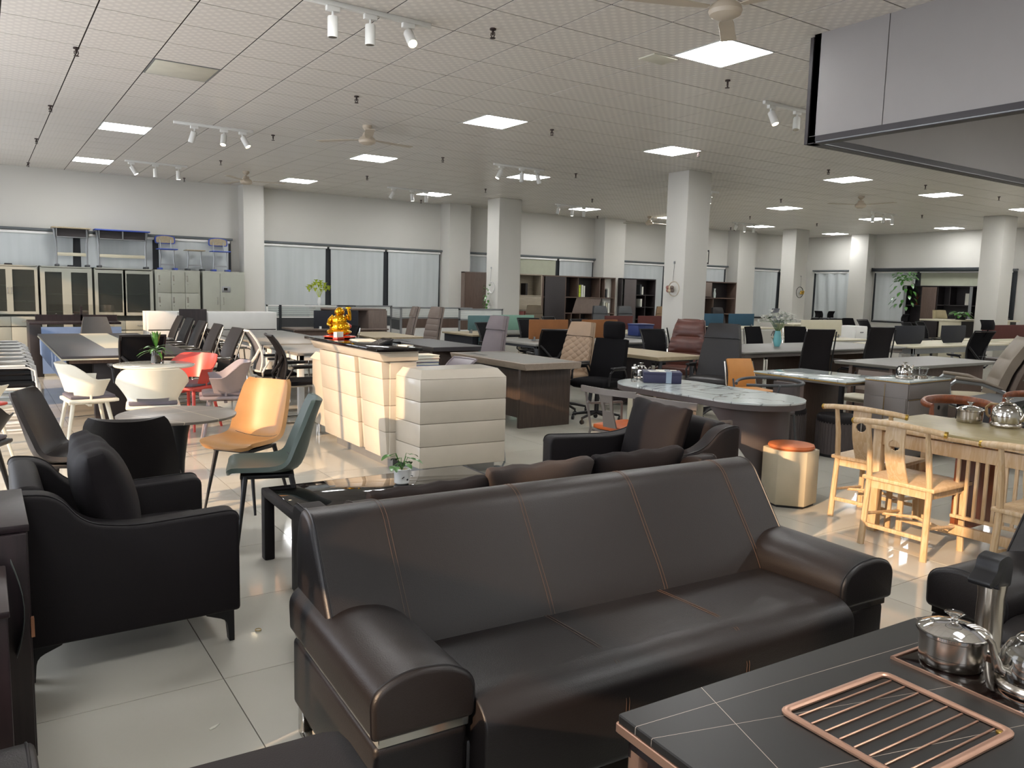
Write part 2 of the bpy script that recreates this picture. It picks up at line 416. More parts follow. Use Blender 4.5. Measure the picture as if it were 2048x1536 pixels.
# bulkhead of a booth hanging from the ceiling at the right
bk=T('partition_bulkhead','white panelled bulkhead with black trim hanging from the ceiling at top right','partition',(0,0,0))
zb=2.77
for k,(a,b) in enumerate([(3.47,4.1),(2.2,3.47),(.95,2.2),(-.3,.95),(-1.55,-.3)]):
    O('panel',G().box(5.5,5.53,a+.004,b-.004,zb+.05,HC),M.soffit,bk)
O('panel_core',G().box(5.51,5.58,-1.55,4.1,zb+.06,HC).box(5.5,12.5,4.03,4.09,zb+.06,HC),M.soffit,bk)
for k in range(6): O('panel',G().box(5.5+k*1.2+.004,5.5+(k+1)*1.2-.004,4.09,4.1,zb+.05,HC),M.soffit,bk)
g=G(); g.box(5.49,5.59,-1.55,4.11,zb+.012,zb+.055); g.box(5.5,5.59,-1.55,4.11,zb,zb+.006); g.box(5.49,12.6,4.02,4.11,zb+.012,zb+.055)
g.box(5.49,12.6,4.03,4.11,zb,zb+.006); g.box(5.485,5.51,4.085,4.115,zb,HC-.02)
O('edge_trim',g,M.trimblk,bk)
g=G(); g.box(5.5,5.6,-1.5,4.1,zb+.006,zb+.012); g.box(5.5,12.6,4.02,4.1,zb+.006,zb+.012); O('edge_strip',g,M.greymetal,bk)
# ---------------- ceiling fittings ----------------
def panel_light(x,y,lab):
    t=T('ceiling_light',lab,'ceiling light',(x,y,HC),0,None)
    O('diffuser',G().box(-.285,.285,-.285,.285,-.002,.01),M.lampon,t)
    O('frame',G().box(-.297,.297,-.297,-.284,-.004,.012).box(-.297,.297,.284,.297,-.004,.012).box(-.297,-.284,-.284,.284,-.004,.012).box(.284,.297,-.284,.284,-.004,.012),M.white,t)
    return t
xs=(1.73,5.33,8.33,12.53,15.53,19.13,22.73)
colw={1.73:'leftmost column',5.33:'second column from the left wall',8.33:'third column from the left wall',12.53:'fourth column from the left wall',15.53:'fifth column from the left wall',19.13:'sixth column from the left wall',22.73:'column beside the right wall'}
roww={4.86:'nearest visible row',8.46:'second row',12.06:'third row',15.66:'row by the back wall'}
L0=None
for (x,y) in LIGHTS:
    if (x,y) in VENTS: continue
    if y in roww: lab='square white ceiling panel light, %s, %s'%(colw[x],roww[y]); gp='square ceiling panel lights'
    else: lab='added unseen square ceiling panel light over the front of the showroom'; gp='added unseen ceiling panel lights above the entrance side'
    if L0 is None: L0=panel_light(x,y,lab); L0['group']=gp
    else: dup(L0,(x,y,HC),0,lab,gp)
v=T('unlit_ceiling_panel','cream unlit square panel set in the ceiling grid beside the left row of lights','ceiling panel',(1.73,8.46,HC))
O('face_plate',G().box(-.28,.28,-.28,.28,-.006,.01,.004),M.cpanel,v); O('frame',G().box(-.297,.297,-.297,-.283,-.004,.012).box(-.297,.297,.283,.297,-.004,.012).box(-.297,-.283,-.283,.283,-.004,.012).box(.283,.297,-.283,.283,-.004,.012),M.greymetal,v)
v=T('ceiling_access_hatch','small cream ceiling panel beyond the blade of the nearest fan','ceiling panel',(5.0,5.3,HC)); O('face_plate',G().box(-.14,.14,-.1,.1,-.012,.0,.003),M.cpanel,v)
# sprinklers
SP0=None
SPR=[(.81,8.24),(.8,11.12),(.8,13.84),(.83,16.77),(3.45,11.17),(3.46,14.06),(3.46,16.9),(3.44,5.52),(3.47,8.31),(6.12,8.36),(6.12,11.22),(6.07,14.03),(6.0,5.4),(8.66,16.9),(8.66,14.05),(8.68,11.12),(8.63,8.24),(11.35,8.02),(11.29,13.85),(11.29,16.78),(13.88,16.78),(14.03,11.0),(14.03,7.93),(16.5,7.85),(16.55,13.9),(18.86,16.54),(18.89,10.7),(19.28,13.87)]
for i,(x,y) in enumerate(SPR):
    q=min(range(8),key=lambda k:abs((.8,3.45,6.1,8.65,11.3,13.95,16.5,19.1)[k]-x)); r_=min(range(5),key=lambda k:abs((5.45,8.2,11.1,14,16.85)[k]-y))
    W=('first','second','third','fourth','fifth','sixth','seventh','eighth'); lab='small bronze ceiling sprinkler in the %s line from the left, %s row from the front'%(W[q],W[r_])
    if SP0 is None:
        SP0=T('fire_sprinkler',lab,'sprinkler',(x,y,HC),0,'fire sprinklers on the ceiling')
        O('escutcheon',G().cyl(0,0,-.012,0,.025,12),M.sprink,SP0)
        O('nozzle',G().cyl(0,0,-.05,-.012,.009,8).tube([(-.015,0,-.03),(-.017,0,-.05),(-.004,0,-.07)],.004,5).tube([(.015,0,-.03),(.017,0,-.05),(.004,0,-.07)],.004,5),M.sprink,SP0)
        O('deflector',G().cyl(0,0,-.074,-.07,.022,10),M.sprink,SP0)
    else: dup(SP0,(x,y,HC),.3*i,lab,'fire sprinklers on the ceiling')
# fans
def fan(x,y,rz,lab):
    t=T('ceiling_fan',lab,'fan',(x,y,HC),rz,None)
    O('canopy',G().lathe([(0,0),(.06,0),(.06,-.03),(.02,-.07),(0,-.07)],16),M.fan,t)
    O('down_rod',G().cyl(0,0,-.12,-.05,.012,8),M.fan,t)
    O('motor',G().lathe([(0,-.09),(.05,-.09),(.06,-.13),(.10,-.16),(.11,-.19),(.10,-.215),(.06,-.235),(0,-.24)],24),M.fan,t)
    for k in range(3):
        a=2*PI*k/3; m=Matrix.Rotation(a,4,'Z')
        g=G(); g.prism([(.12,-.025),(.3,-.05),(.68,-.062),(.70,.05),(.3,.055),(.12,.025)],'z',-.175,-.168,.002,1,M=m); O('blade',g,M.fan,t)
    return t
f0=fan(4.13,3.77,R(160),'cream three blade ceiling fan cut by the top edge of the photo')
dup(f0,(4.2,9.71,HC),R(10),'cream three blade ceiling fan between the left and middle panel lights')
dup(f0,(4.15,15.06,HC),R(-12),'cream three blade ceiling fan in front of the first wall pilaster')
dup(f0,(14.7,9.6,HC),R(35),'cream three blade ceiling fan above the right hand rows of desks')
dup(f0,(14.85,15.8,HC),R(5),'cream three blade ceiling fan beside the big middle column')
# track lights
def track(x,y,heads,lab,rz=0,L=1.0):
    t=T('track_light',lab,'track light',(x,y,HC),rz)
    O('track',G().box(-L/2,L/2,-.018,.018,-.035,0,.003),M.white,t)
    for (u,tx,ty,lit) in heads:
        O('adapter',G().box(u-.05,u+.05,-.02,.02,-.07,-.035,.004),M.white,t)
        m=tr(u,0,-.1)@Matrix.Rotation(ty,4,'Y')@Matrix.Rotation(tx,4,'X')
        h=O('lamp_head',G().lathe([(.006,0.03),(.01,0),(.035,-.005),(.038,-.012),(.038,-.15),(.033,-.15),(.033,-.02),(0,-.02)],18,M=m).tube([(u,0,-.06),(u,0,-.105)],.007,6),M.white,t)
        O('lens',G().cyl(0,0,-.148,-.14,.032,14,M=m),M.bulb if lit==1 else (M.bulbw if lit==2 else M.steel),h)
    return t
def pt(a,b,z=HC):
    return P2(a,b,z)
track(2.5,5.73,[(-.29,0,0,0),(0,0,0,0),(.31,-.75,.1,1)],'white three head track light nearest the camera, right lamp lit')
track(2.65,11.06,[(-.25,.3,.25,0),(.12,-.35,.2,1),(.36,-.4,-.4,1)],'white three head track light right of the left panel light')
track(2.65,15.12,[(-.4,-.2,-.5,2),(-.02,0,0,0),(.35,0,0,2)],'white three head track light by the back wall at far left')
track(7.4,5.7,[(-.38,-.45,0,1),(.05,-.2,.3,0),(.35,0,0,0)],'white track light with one lit lamp beside the bulkhead')
track(7.5,11.12,[(-.35,.1,.5,2),(.05,0,0,0),(.36,0,-.35,0)],'white three head track light before the third column panel light')
track(7.5,15.15,[(-.36,.2,.5,0),(.05,0,-.1,2),(.38,0,0,0)],'white three head track light left of the back middle panel light')
track(11.75,15.15,[(-.4,0,.3,0),(0,0,0,2),(.35,0,0,0)],'white three head track light between the two middle columns')
track(17.9,15.2,[(-.35,0,.4,0),(0,0,0,2),(.38,0,0,0)],'white three head track light left of the far column')
track(17.8,11.0,[(-.45,0,0,2),(0,0,.1,0),(.35,0,0,2)],'white three head track light crossing a far panel light')
track(12.0,11.1,[(0,0,0,2)],'single white spot lamp right of the big middle column',0,.5)
# ---------------- windows and blinds on the back and right walls ----------------
def bay(x0,x1,zr=2.45,wall='b'):
    global n
    g=G(); m=tr(0,YB,0) if wall=='b' else tr(XR,0,0,-PI/2)
    g.box(x0,x1,-.02,-.0,.85,zr-.02,M=m); 
    struct('window_%d'%n,g,M.dark); n+=1
    struct('trim_%d'%(n+3),G().box(x0-.02,x1+.02,-.11,-.02,zr,zr+.045,M=m),M.rail)
def blind(x0,x1,lab,m_=None,zr=2.44,zb=.9,wall='b',wave=0.006,grp=None):
    t=T('roller_blind',lab,'blind',((x0+x1)/2,YB-.06,0) if wall=='b' else (XR-.06,(x0+x1)/2,0),0 if wall=='b' else PI/2,grp)
    h=(x1-x0)/2
    O('headbox',G().box(-h,h,-.03,.03,zr-.05,zr-.002,.008),M.white,t)
    O('fabric',G().surf(lambda u,v:(-h+.03+(2*h-.06)*u*(1-.02*v)+.01*v,wave*math.sin(u*23+v*2),zr-.05-(zr-.07-zb)*v),24,4,.003),m_ or M.blind,t,80)
    O('bottom_bar',G().box(-h+.02,h-.02,-.012,.012,zb-.01,zb+.02,.004),M.greymetal,t)
bay(-1.4,4.45); bay(5.06,9.44); bay(10.08,14.28); bay(15.1,19.7); bay(20.6,23.6); bay(-17.0,-15.5,wall='r'); bay(-14.8,-10.6,wall='r')
for a,b,l in [(-1.3,1.56,'wide pale grey roller blind at far left above the glass cabinets'),(1.62,2.95,'pale grey roller blind behind the school desks'),(3.0,4.42,'pale grey roller blind behind the school chairs'),
  (5.09,6.54,'pale grey roller blind behind the yellow flowers'),(6.60,7.95,'middle of three full roller blinds behind the golden statue'),(8.01,9.42,'right one of three full roller blinds, beside the wall pilaster'),
  (10.1,11.2,'grey roller blind just left of the slim column with the hanging plant')]: blind(a,b,l)
blind(11.3,12.98,'cream roller blind above the red accented bookcase',M.blindcream); blind(13.05,14.24,'short bluish roller blind above the dark bookcase')
blind(15.15,16.95,'bluish roller blind above the narrow dark bookcase'); blind(17.1,18.3,'full length pale blind left of the big middle column')
blind(18.35,19.6,'pale blind above the bookcase right of the big middle column')
blind(20.7,22.2,'left one of two narrow pale blinds beyond the white flowers'); blind(22.3,23.5,'right one of two narrow pale blinds beyond the white flowers')
blind(15.55,16.95,'pale sheer curtain hanging in folds at the far corner',None,wall='r',wave=.03)
blind(13.4,14.75,'pale blind behind the black headrest chairs, beside the trailing plant',None,wall='r'); blind(10.7,13.3,'wide cream blind above the far right bookcase',M.blindcream,wall='r')
t=T('projector_screen','long dark projector screen case mounted above the far right bookcase','projector screen',(XR-.16,13.0,2.44),PI/2)
O('housing',G().box(-1.75,1.75,-.06,.06,0,.1,.015),M.dark,t); O('end_cap',G().box(-1.79,-1.75,-.065,.065,-.005,.105),M.black,t); O('end_cap',G().box(1.75,1.79,-.065,.065,-.005,.105),M.black,t)
def picture(x,z0,z1,lab,wdt=.5):
    t=T('framed_picture',lab,'picture',(x,YB-.02,0))
    O('frame',G().box(-wdt/2,wdt/2,-.03,0,z0,z1).box(-wdt/2+.04,wdt/2-.04,-.032,-.03,z0+.04,z1-.04),M.black,t); O('print',G().box(-wdt/2+.05,wdt/2-.05,-.036,-.03,z0+.05,z1-.05),M.paper,t)
    O('photo',G().box(-wdt/4,wdt/4,-.038,-.036,z0+.12,z1-.12),M.slgrey,t)
picture(11.45,2.52,2.95,'black framed picture on the back wall beside the slim column'); picture(18.62,2.52,2.95,'black framed picture on the back wall beside the big middle column')
# ---------------- leather sofa suite ----------------
def rp(pts,r,seg=5):        # polygon with rounded corners; r a number or list
    out=[];n=len(pts)
    for i in range(n):
        a,b,c=Vector(pts[i-1]),Vector(pts[i]),Vector(pts[(i+1)%n]); q=r[i] if isinstance(r,list) else r
        if q<=0: out.append(tuple(b)); continue
        u,v=(a-b),(c-b); d=min(q,u.length*.48,v.length*.48); p0=b+u.normalized()*d; p1=b+v.normalized()*d
        for k in range(seg+1):
            t=k/seg; out.append(tuple((1-t)**2*p0+2*t*(1-t)*b+t*t*p1))
    return out
BP=rp([(.36,.34),(.42,.47),(.56,.67),(.665,.82),(.77,.83),(.82,.70),(.81,.34)],[0,.08,.15,.13,.1,.1,.03],7)
def leather_sofa(name,lab,cat,W,loc,rz,seams,sseams,aw=.30):
    t=T(name,lab,cat,loc,rz)
    g=G(); g.box(aw-.01,W-aw+.01,.03,.76,.12,.3,.02); g.box(.02,W-.02,.66,.78,.12,.5,.02); O('base',g,M.leather,t)
    st=O('seat',G().prism(rp([(-.06,.13),(-.06,.40),(.02,.445),(.25,.437),(.55,.42),(.55,.13)],[.03,.09,.05,.1,.03,.01],6),'x',aw+.004,W-aw-.004,.018,3),M.leather,t)
    for x in sseams:
        g=G()
        for d in (-.006,.006): g.tube([(x+d,-.058,.15),(x+d,-.0625,.33),(x+d,-.045,.40),(x+d,.0,.434),(x+d,.1,.444),(x+d,.25,.439),(x+d,.42,.430)],.0010,5)
        O('seam',g,M.thread,st)
    bk=O('backrest',G().prism([(a,b) for a,b in BP],'x',.03,W-.09,.03,4),M.leather,t)
    top=[p for p in BP if p[0]<.80 and not (p[0]>.6 and p[1]<.6)]
    for x in seams:
        g=G()
        for d in (-.007,.007): g.tube([(x+d,a-.0012 if b<.8 else a,b+(.0012 if b>.8 else 0)) for a,b in top],.0010,5)
        O('seam',g,M.thread,bk)
    cy,cz=sum(p[0] for p in BP)/len(BP),.6
    for x in (.032,W-.092):
        O('piping',G().tube([(x+(.012 if x<1 else -.012),cy+(a-cy)*.992,cz+(b-cz)*.995) for a,b in BP],.004,6,True),M.piping,bk)
    for s in (0,1):
        f=(lambda x:x) if s==0 else (lambda x:W-x)
        lo=G(); lo.box(f(.012),f(aw-.01),.02,.80,.12,.36,.018,3)
        a=O('arm',lo,M.leather,t)
        O('chrome_strip',G().box(f(.02),f(aw-.012),.012,.80,.36,.388,.002,1),M.chrome,a)
        prof=rp([(0,.388),(-.004,.525),(.10,.565),(.22,.555),(aw+.004,.505),(aw,.388)],[.02,.05,.08,.08,.05,.02],6)
        prof=[(f(p[0]),p[1]) for p in prof]
        O('arm_pad',G().prism(prof,'y',-.005,.80,.016,3),M.leather,a)
        c=(f(aw/2),.48)
        O('piping',G().tube([(c[0]+(p[0]-c[0])*1.0,.012,c[1]+(p[1]-c[1])*1.0) for p in prof],.0035,6,True),M.piping,a)
        g=G(); x0=f(.05)
        for yy in (.08,.78): g.box(x0-.02,x0+.02,yy-.02,yy+.02,0,.12,.003)
        g.box(x0-.02,x0+.02,.08,.78,0,.018,.003); O('sled_foot',g,M.chrome,t)
    return t
leather_sofa('leather_sofa','large black leather three seat sofa with chrome strips in the arms','sofa',2.19,(.80,1.80,0),R(-2.9),[.29,.83,1.36,1.89],[.80,1.32])
leather_sofa('leather_armchair','black leather armchair with a chrome strip, cut by the right edge beside the kettles','armchair',1.0,(3.04,1.58,0),R(-94),[.29,.71],[])
leather_sofa('leather_armchair','black leather armchair whose arm shows in the bottom left corner','armchair',.95,(.07,1.06,0),R(91),[.29,.66],[])
t=T('leather_pouf','dark leather pouf cut by the bottom edge left of the big sofa','pouf',(.37,1.30,0),R(-3))
O('cushion_top',G().soft(-.26,.26,-.34,.34,.42,.585,.035,8,(0,0,.005)),M.leatherd,t); O('base',G().soft(-.25,.25,-.33,.33,.04,.425,.03,6),M.leatherd,t)
for sx in (-1,1):
    for sy in (-1,1): O('foot',G().cyl(sx*.2,sy*.27,0,.05,.02,10),M.black,t)
# ---------------- black upholstered armchairs and sofa ----------------
def low_sofa(name,lab,cat,W,D,loc,rz,aw=.125,bz=.765):
    t=T(name,lab,cat,loc,rz); h=W/2; f=D/2
    prof=rp([(f,.15),(f,.60),(-.02,.585),(-f*.45,.62),(-f+.14,.745),(-f,.76),(-f,.15)],[.02,.05,.12,.15,.08,.04,.02],6)
    for s in (-1,1):
        a=O('arm',G().prism(prof,'x',s*(h-aw) if s>0 else -h,h if s>0 else -h+aw,.018,3),M.leatherd,t)
        xs_=s*(h-.014)
        O('piping',G().tube([(xs_,y,z+.002) for y,z in prof if z>.5],.003,5),M.piping,a)
    O('backrest',G().prism(rp([(-f+.17,.40),(-f+.10,bz),(-f,bz),(-f-.01,.15),(-f+.17,.15)],[.02,.05,.04,.02,.02],5),'x',-h+aw,h-aw,.015,3),M.leatherd,t)
    n=max(1,round((W-2*aw)/.62)); w_=(W-2*aw)/n
    for i in range(n):
        x0=-h+aw+i*w_; O('seat_cushion',G().soft(x0+.003,x0+w_-.003,-f+.16,f-.01,.29,.45,.045,8,(0,0,.018)),M.leatherd,t)
    O('base',G().box(-h+aw-.01,h-aw+.01,-f+.02,f-.03,.15,.29,.015),M.leatherd,t)
    for sx in (-1,1):
        for sy in (-1,1):
            x,y=sx*(h-.06),sy*(f-.06)
            g=G(); g.prism(rp([(0,.15),(0,0),(.022,0),(.03,.10),(.12,.135),(.12,.15)],[0,.004,.004,.03,.02,0],3),'x',-.02,.02,M=tr(x,y+sy*.04,0)@Matrix.Scale(-sy,4,(0,1,0)))
            bmesh.ops.recalc_face_normals(g.b,faces=g.b.faces); O('leg',g,M.black,t)
    return t
low_sofa('armchair','black armchair with sloping arms beside the dark cabinet at left','armchair',.82,.82,(.485,3.83,0),face(1,0))
low_sofa('armchair','black armchair facing left behind the big leather sofa','armchair',.88,.95,(3.55,3.80,0),face(-.985,.17))
low_sofa('fabric_sofa','dark three seat sofa standing back to back with the big leather sofa','sofa',1.98,.72,(2.12,3.08,0),0,bz=.70)
def pillow(lab,loc,rz,tilt,w_=.58,h_=.46,th=.17,m_=None):
    g=G()
    def f(p):
        u=p.x/(w_/2); v=p.z/(h_/2); k=1-.13*(1-min(1,abs(v)))*0
        e=(1-u*u)*(1-v*v); return (p.x*(1-.06*(1-v*v)),p.y*(.25+.75*max(0,e)**.5)+.004*math.sin(u*9)*max(0,v),p.z*(1-.05*(1-u*u))+.004*math.sin(u*11)*max(0,v))
    g.soft(-w_/2,w_/2,-th/2,th/2,-h_/2,h_/2,.03,14,(0,0,0),fn=f)
    g.xf(tr(0,0,0,rx=tilt)); o=O('cushion',g,m_ or M.pillow); o.location=loc; o.rotation_euler=(0,0,rz)
    return tag(o,lab,'cushion')
pillow('plump black cushion leaning in the armchair beside the dark cabinet',(.42,3.83,.65),face(1,0),R(16),.60,.47,.24)
pillow('dark cushion leaning in the armchair behind the big leather sofa',(3.68,3.78,.635),face(-.985,.17),R(15),.60,.46,.2)
pillow('dark cushion showing above the leather sofa back, leftmost of three',(1.55,2.96,.555),R(2),R(18),.60,.42,.16)
pillow('brownish dark cushion showing above the leather sofa back, middle of three',(2.12,2.95,.59),R(-1),R(18),.60,.42,.16,mat('brown_pillow_cloth','332a26',.75,bump=.3,bs=300))
pillow('dark cushion showing above the leather sofa back, rightmost of three',(2.72,2.95,.59),R(-2),R(18),.60,.42,.16)
# black glass coffee table
t=T('coffee_table','black glass coffee table with thick dark metal legs behind the leather sofa','coffee table',(1.28,3.85,0),R(-1))
O('glass_top',G().box(.035,1.30,.02,.60,.409,.419,.003),M.blackglass,t)
g=G(); g.box(0,1.335,0,.035,.37,.415,.008); g.box(0,1.335,.59,.625,.37,.415,.008); g.box(0,.045,.03,.6,.37,.415,.008); g.box(1.29,1.335,.03,.6,.37,.415,.008); O('frame',g,M.leatherd,t)
for x in (0,1.275):
    for y in (0,.56): O('leg',G().box(x,x+.06,y,y+.065,0,.38,.008),M.leatherd,t)
# stone topped tea table in front
t=T('tea_table','black stone tea table with rose gold edges at bottom right','tea table',(1.19,1.30,0),R(-2.4))
O('stone_top',G().prism(rp([(0,0),(1.21,0),(1.21,-.72),(0,-.72)],[.01,.05,.05,.01],5),'z',.578,.60,.003,1),M.slate,t)
O('edge_band',G().prism(rp([(-.004,.004),(1.214,.004),(1.214,-.724),(-.004,-.724)],[.01,.05,.05,.01],5),'z',.556,.579,.002,1),M.rose,t)
for x,y in ((.02,-.02),(1.16,-.02),(.02,-.66),(1.16,-.66)): O('leg',G().box(x,x+.035,y-.035,y,0,.556,.003),M.rose,t)
g=G(); g.box(.02,1.19,-.03,-.02,.50,.556); g.box(.02,.03,-.69,-.02,.52,.556); g.box(.05,1.17,-.66,-.04,.06,.5,.004); O('body_panel',g,M.darkcab,t)
# drain tray let into the tea table
d=T('drain_tray','rose gold framed drain tray with slanting slats set in the black tea table','tray',(1.515,1.115,.60),R(-2.4))
W_,H_=.415,.345
out=rp([(0,0),(W_,0),(W_,-H_),(0,-H_)],.03,5); 
fr=rp([(.013,-.013),(W_-.013,-.013),(W_-.013,-H_+.013),(.013,-H_+.013)],.025,5)
O('frame',G().tube([(a,b,.004) for a,b in fr],.0115,8,True,flat=.5),M.rose,d)
for k in range(8):
    y=-.045-k*.0365; O('slat',G().box(.03,W_-.03,y-.0022,y+.0022,.0,.004,.001),M.rose,d)
O('drain_plug',G().lathe([(0,0),(.008,0),(.008,.004),(0,.006)],12,(W_-.035,-.03-H_+.06,0)),M.brass,d)
d=T('induction_hob','dark glass tea hob in a thin copper frame under the pot and kettle','hob',(2.025,1.125,.60),R(-2.4))
O('glass_plate',G().box(0,.24,-.50,0,.0,.004,.001),M.hobglass,d)
O('rim',G().box(-.006,.246,-.004,.004,0,.007).box(-.006,.246,-.506,-.498,0,.007).box(-.006,.0,-.5,0,0,.007).box(.24,.246,-.5,0,0,.007),M.rose,d)
for cy_ in (-.10,-.29):
    O('heat_ring',G().lathe([(.06,.0042),(.064,.0042),(.064,.0048),(.06,.0048),(.06,.0042)],28,(.11,cy_,0)),M.rose,d)
def pot(lab,x,y,z,s=1,mtl=None):
    t=T('cooking_pot',lab,'pot',(x,y,z)); 
    def L(p,seg=32): return G().lathe([(a*s,b*s) for a,b in p],seg)
    O('body',L([(0,0),(.075,0),(.079,.006),(.079,.03),(.081,.032),(.081,.078),(.087,.082),(.087,.086),(.078,.084),(.076,.006),(0,.004)]),mtl or M.steel,t)
    ld=O('lid',L([(.086,.088),(.06,.103),(.03,.110),(.012,.112),(.012,.115),(.03,.1125),(.06,.1055),(.087,.0905)]),M.glass,t)
    O('rim',L([(.084,.086),(.090,.086),(.090,.092),(.084,.092),(.084,.086)]),M.chrome,ld)
    O('knob',L([(0,.112),(.010,.113),(.008,.125),(.022,.136),(.026,.138),(.024,.139),(0,.129)],18),M.glass,ld)
    return t
pot('steel cooking pot with glass lid on the hob of the black tea table',2.13,1.025,.606)
def kettle(lab,x,y,z,rz=0,s=1,glassy=True,handle=None):
    t=T('tea_kettle',lab,'kettle',(x,y,z),rz)
    def L(p,seg=32): return G().lathe([(a*s,b*s) for a,b in p],seg)
    O('base',L([(0,0),(.078,0),(.082,.008),(.082,.018),(.078,.024),(.074,.028)]),M.steel,t)
    if glassy:
        O('glass_body',L([(.074,.028),(.076,.05),(.072,.09),(.058,.118),(.042,.130),(.042,.134),(.040,.134),(.040,.129),(.056,.115),(.070,.088),(.0735,.05),(.071,.030)]),M.glass,t)
        O('steel_shell',L([(0,.026),(.060,.028),(.066,.06),(.062,.088),(.060,.088),(.0,.05)]),M.chrome,t)
    else: O('body',L([(.074,.028),(.080,.06),(.074,.10),(.058,.122),(.042,.130),(0,.132)]),M.chrome,t)
    ld=O('lid',L([(.043,.132),(.036,.140),(.012,.146),(0,.146)]),M.steel if not glassy else M.chrome,t)
    O('knob',L([(0,.144),(.008,.146),(.008,.156),(.026,.166),(.028,.168),(.0,.158)],18),M.glass if glassy else M.chrome,ld)
    O('spout',G().tube([(-.060*s,0,.045*s),(-.085*s,0,.055*s),(-.095*s,0,.085*s),(-.105*s,0,.118*s),(-.118*s,0,.132*s)],[.018*s,.015*s,.010*s,.008*s,.007*s],10),M.steel,t)
    O('handle',G().tube([(.05*s,0,.125*s),(.09*s,0,.125*s),(.115*s,0,.10*s),(.108*s,0,.06*s),(.09*s,0,.045*s)],.008*s,8),handle or M.black,t)
    return t
kettle('shiny glass and steel kettle at the right edge of the black tea table',2.15,.835,.606,R(-38))
t=T('water_dispenser','steel water pump column with a glossy black spout behind the pot','water dispenser',(2.335,1.03,.60))
O('column',G().lathe([(0,0),(.042,0),(.036,.01),(.034,.15),(.038,.19),(0,.19)],24),M.steel,t)
O('spout_cap',G().prism(rp([(.04,.18),(.045,.25),(.01,.275),(-.04,.265),(-.045,.235),(-.085,.205),(-.075,.19),(-.03,.2),(-.036,.18)],[.01,.03,.02,.02,.01,.01,.01,.01,.01],4),'y',-.03,.03,.012,3),M.black,t)
# dark cabinets at the left edge
t=T('sideboard','dark brown sideboard with a copper hinge at the left edge','cabinet',(-1.1,2.9,0))
O('top_board',G().box(0,1.2,0,.52,.765,.79,.004),M.darkcab,t); O('body',G().box(.0,1.175,.02,.51,.04,.765,.003),M.darkcab,t)
dr=O('door',G().box(.3,1.19,-.02,.0,.0,.765,.003),M.darkcab,t)
O('side_board',G().box(1.175,1.195,.0,.51,.0,.765,.003),M.darkcab,t)
for z in (.45,): 
    g=G()
    for q in range(5): g.box(1.192,1.202,-.02+q*.006,-.016+q*.006,z-.03,z+.03)
    O('hinge',g,M.copper,t)
t=T('low_cabinet','nearer dark brown cabinet with copper hinges at the left edge','cabinet',(-1.1,2.37,0))
O('body',G().box(0,1.125,0,.38,.03,.69,.004),M.darkcab,t)
O('top_board',G().box(0,1.13,-.01,.39,.69,.71,.004),M.darkcab,t)
g=G()
for q in range(5): g.box(1.125,1.137,-.01+q*.009,-.004+q*.009,.16,.24)
O('hinge',g,M.copper,t)
f=O('plastic_film',G().surf(lambda u,v:(.045+.03*math.sin(v*3),2.44+.10*u+.02*v,.70-.32*v-.03*u+.01*math.sin(u*5)),6,8,.001),M.film); f.parent=t; f.location=(1.1,-2.0,0)
# ---------------- chair builders (local +Y is where the sitter looks) ----------------
def shell_chair(lab,lm,loc,rz,name='leather_chair'):      # upholstered dining shell on tapered metal legs
    t=T(name,lab,'chair',loc,rz)
    def f(u,v):     # v 0 front edge -> 1 top of the back, u across
        a=(u*2-1)
        P=[(.23,.445),(.20,.47),(.08,.462),(-.08,.45),(-.17,.47),(-.215,.55),(-.25,.68),(-.285,.80),(-.315,.875)]
        W_=[.19,.215,.225,.225,.225,.225,.215,.20,.185]
        k=v*(len(P)-1); i=min(int(k),len(P)-2); q=k-i
        def cr(A):
            a_,b_,c_,d_=A[max(i-1,0)],A[i],A[i+1],A[min(i+2,len(A)-1)]
            return .5*(2*b_+(c_-a_)*q+(2*a_-5*b_+4*c_-d_)*q*q+(3*b_-a_-3*c_+d_)*q**3)
        y=cr([p[0] for p in P]); z=cr([p[1] for p in P]); w_=cr(W_)*(1-.10*max(0,(v-.9)/.1)**2-.25*max(0,(.07-v)/.07)**2)
        e=abs(a)**2.5
        wing=.05*math.exp(-((v-.5)/.24)**2)
        return (a*w_,y+.05*e*min(1,max(0,(v-.35)/.3))+wing*e*.8,z+(.012+wing*.8)*e)
    s=O('seat_shell',G().surf(f,12,24,.028),lm,t,60)
    g=G(); g.tube([(u*.195,.06*0+.19,.458) if 0 else f(.5+u*.0,0) for u in (0,)]+[f(.5,.02)],.001,4) if 0 else None
    O('seat_seam',G().tube([tuple(Vector(f(u/10,.5))+Vector((0,.016,.008))) for u in range(1,10)],.0022,5),M.piping,s)
    g=G(); g.box(-.15,.15,-.15,.16,.415,.44,.005); O('under_frame',g,M.black,t)
    for sx in (-1,1):
        for sy in (-1,1):
            O('leg',G().tube([(sx*.14,sy*.13,.43),(sx*.21,sy*.20+(-.02),.0)],[.017,.009],8),M.black,t)
    return t
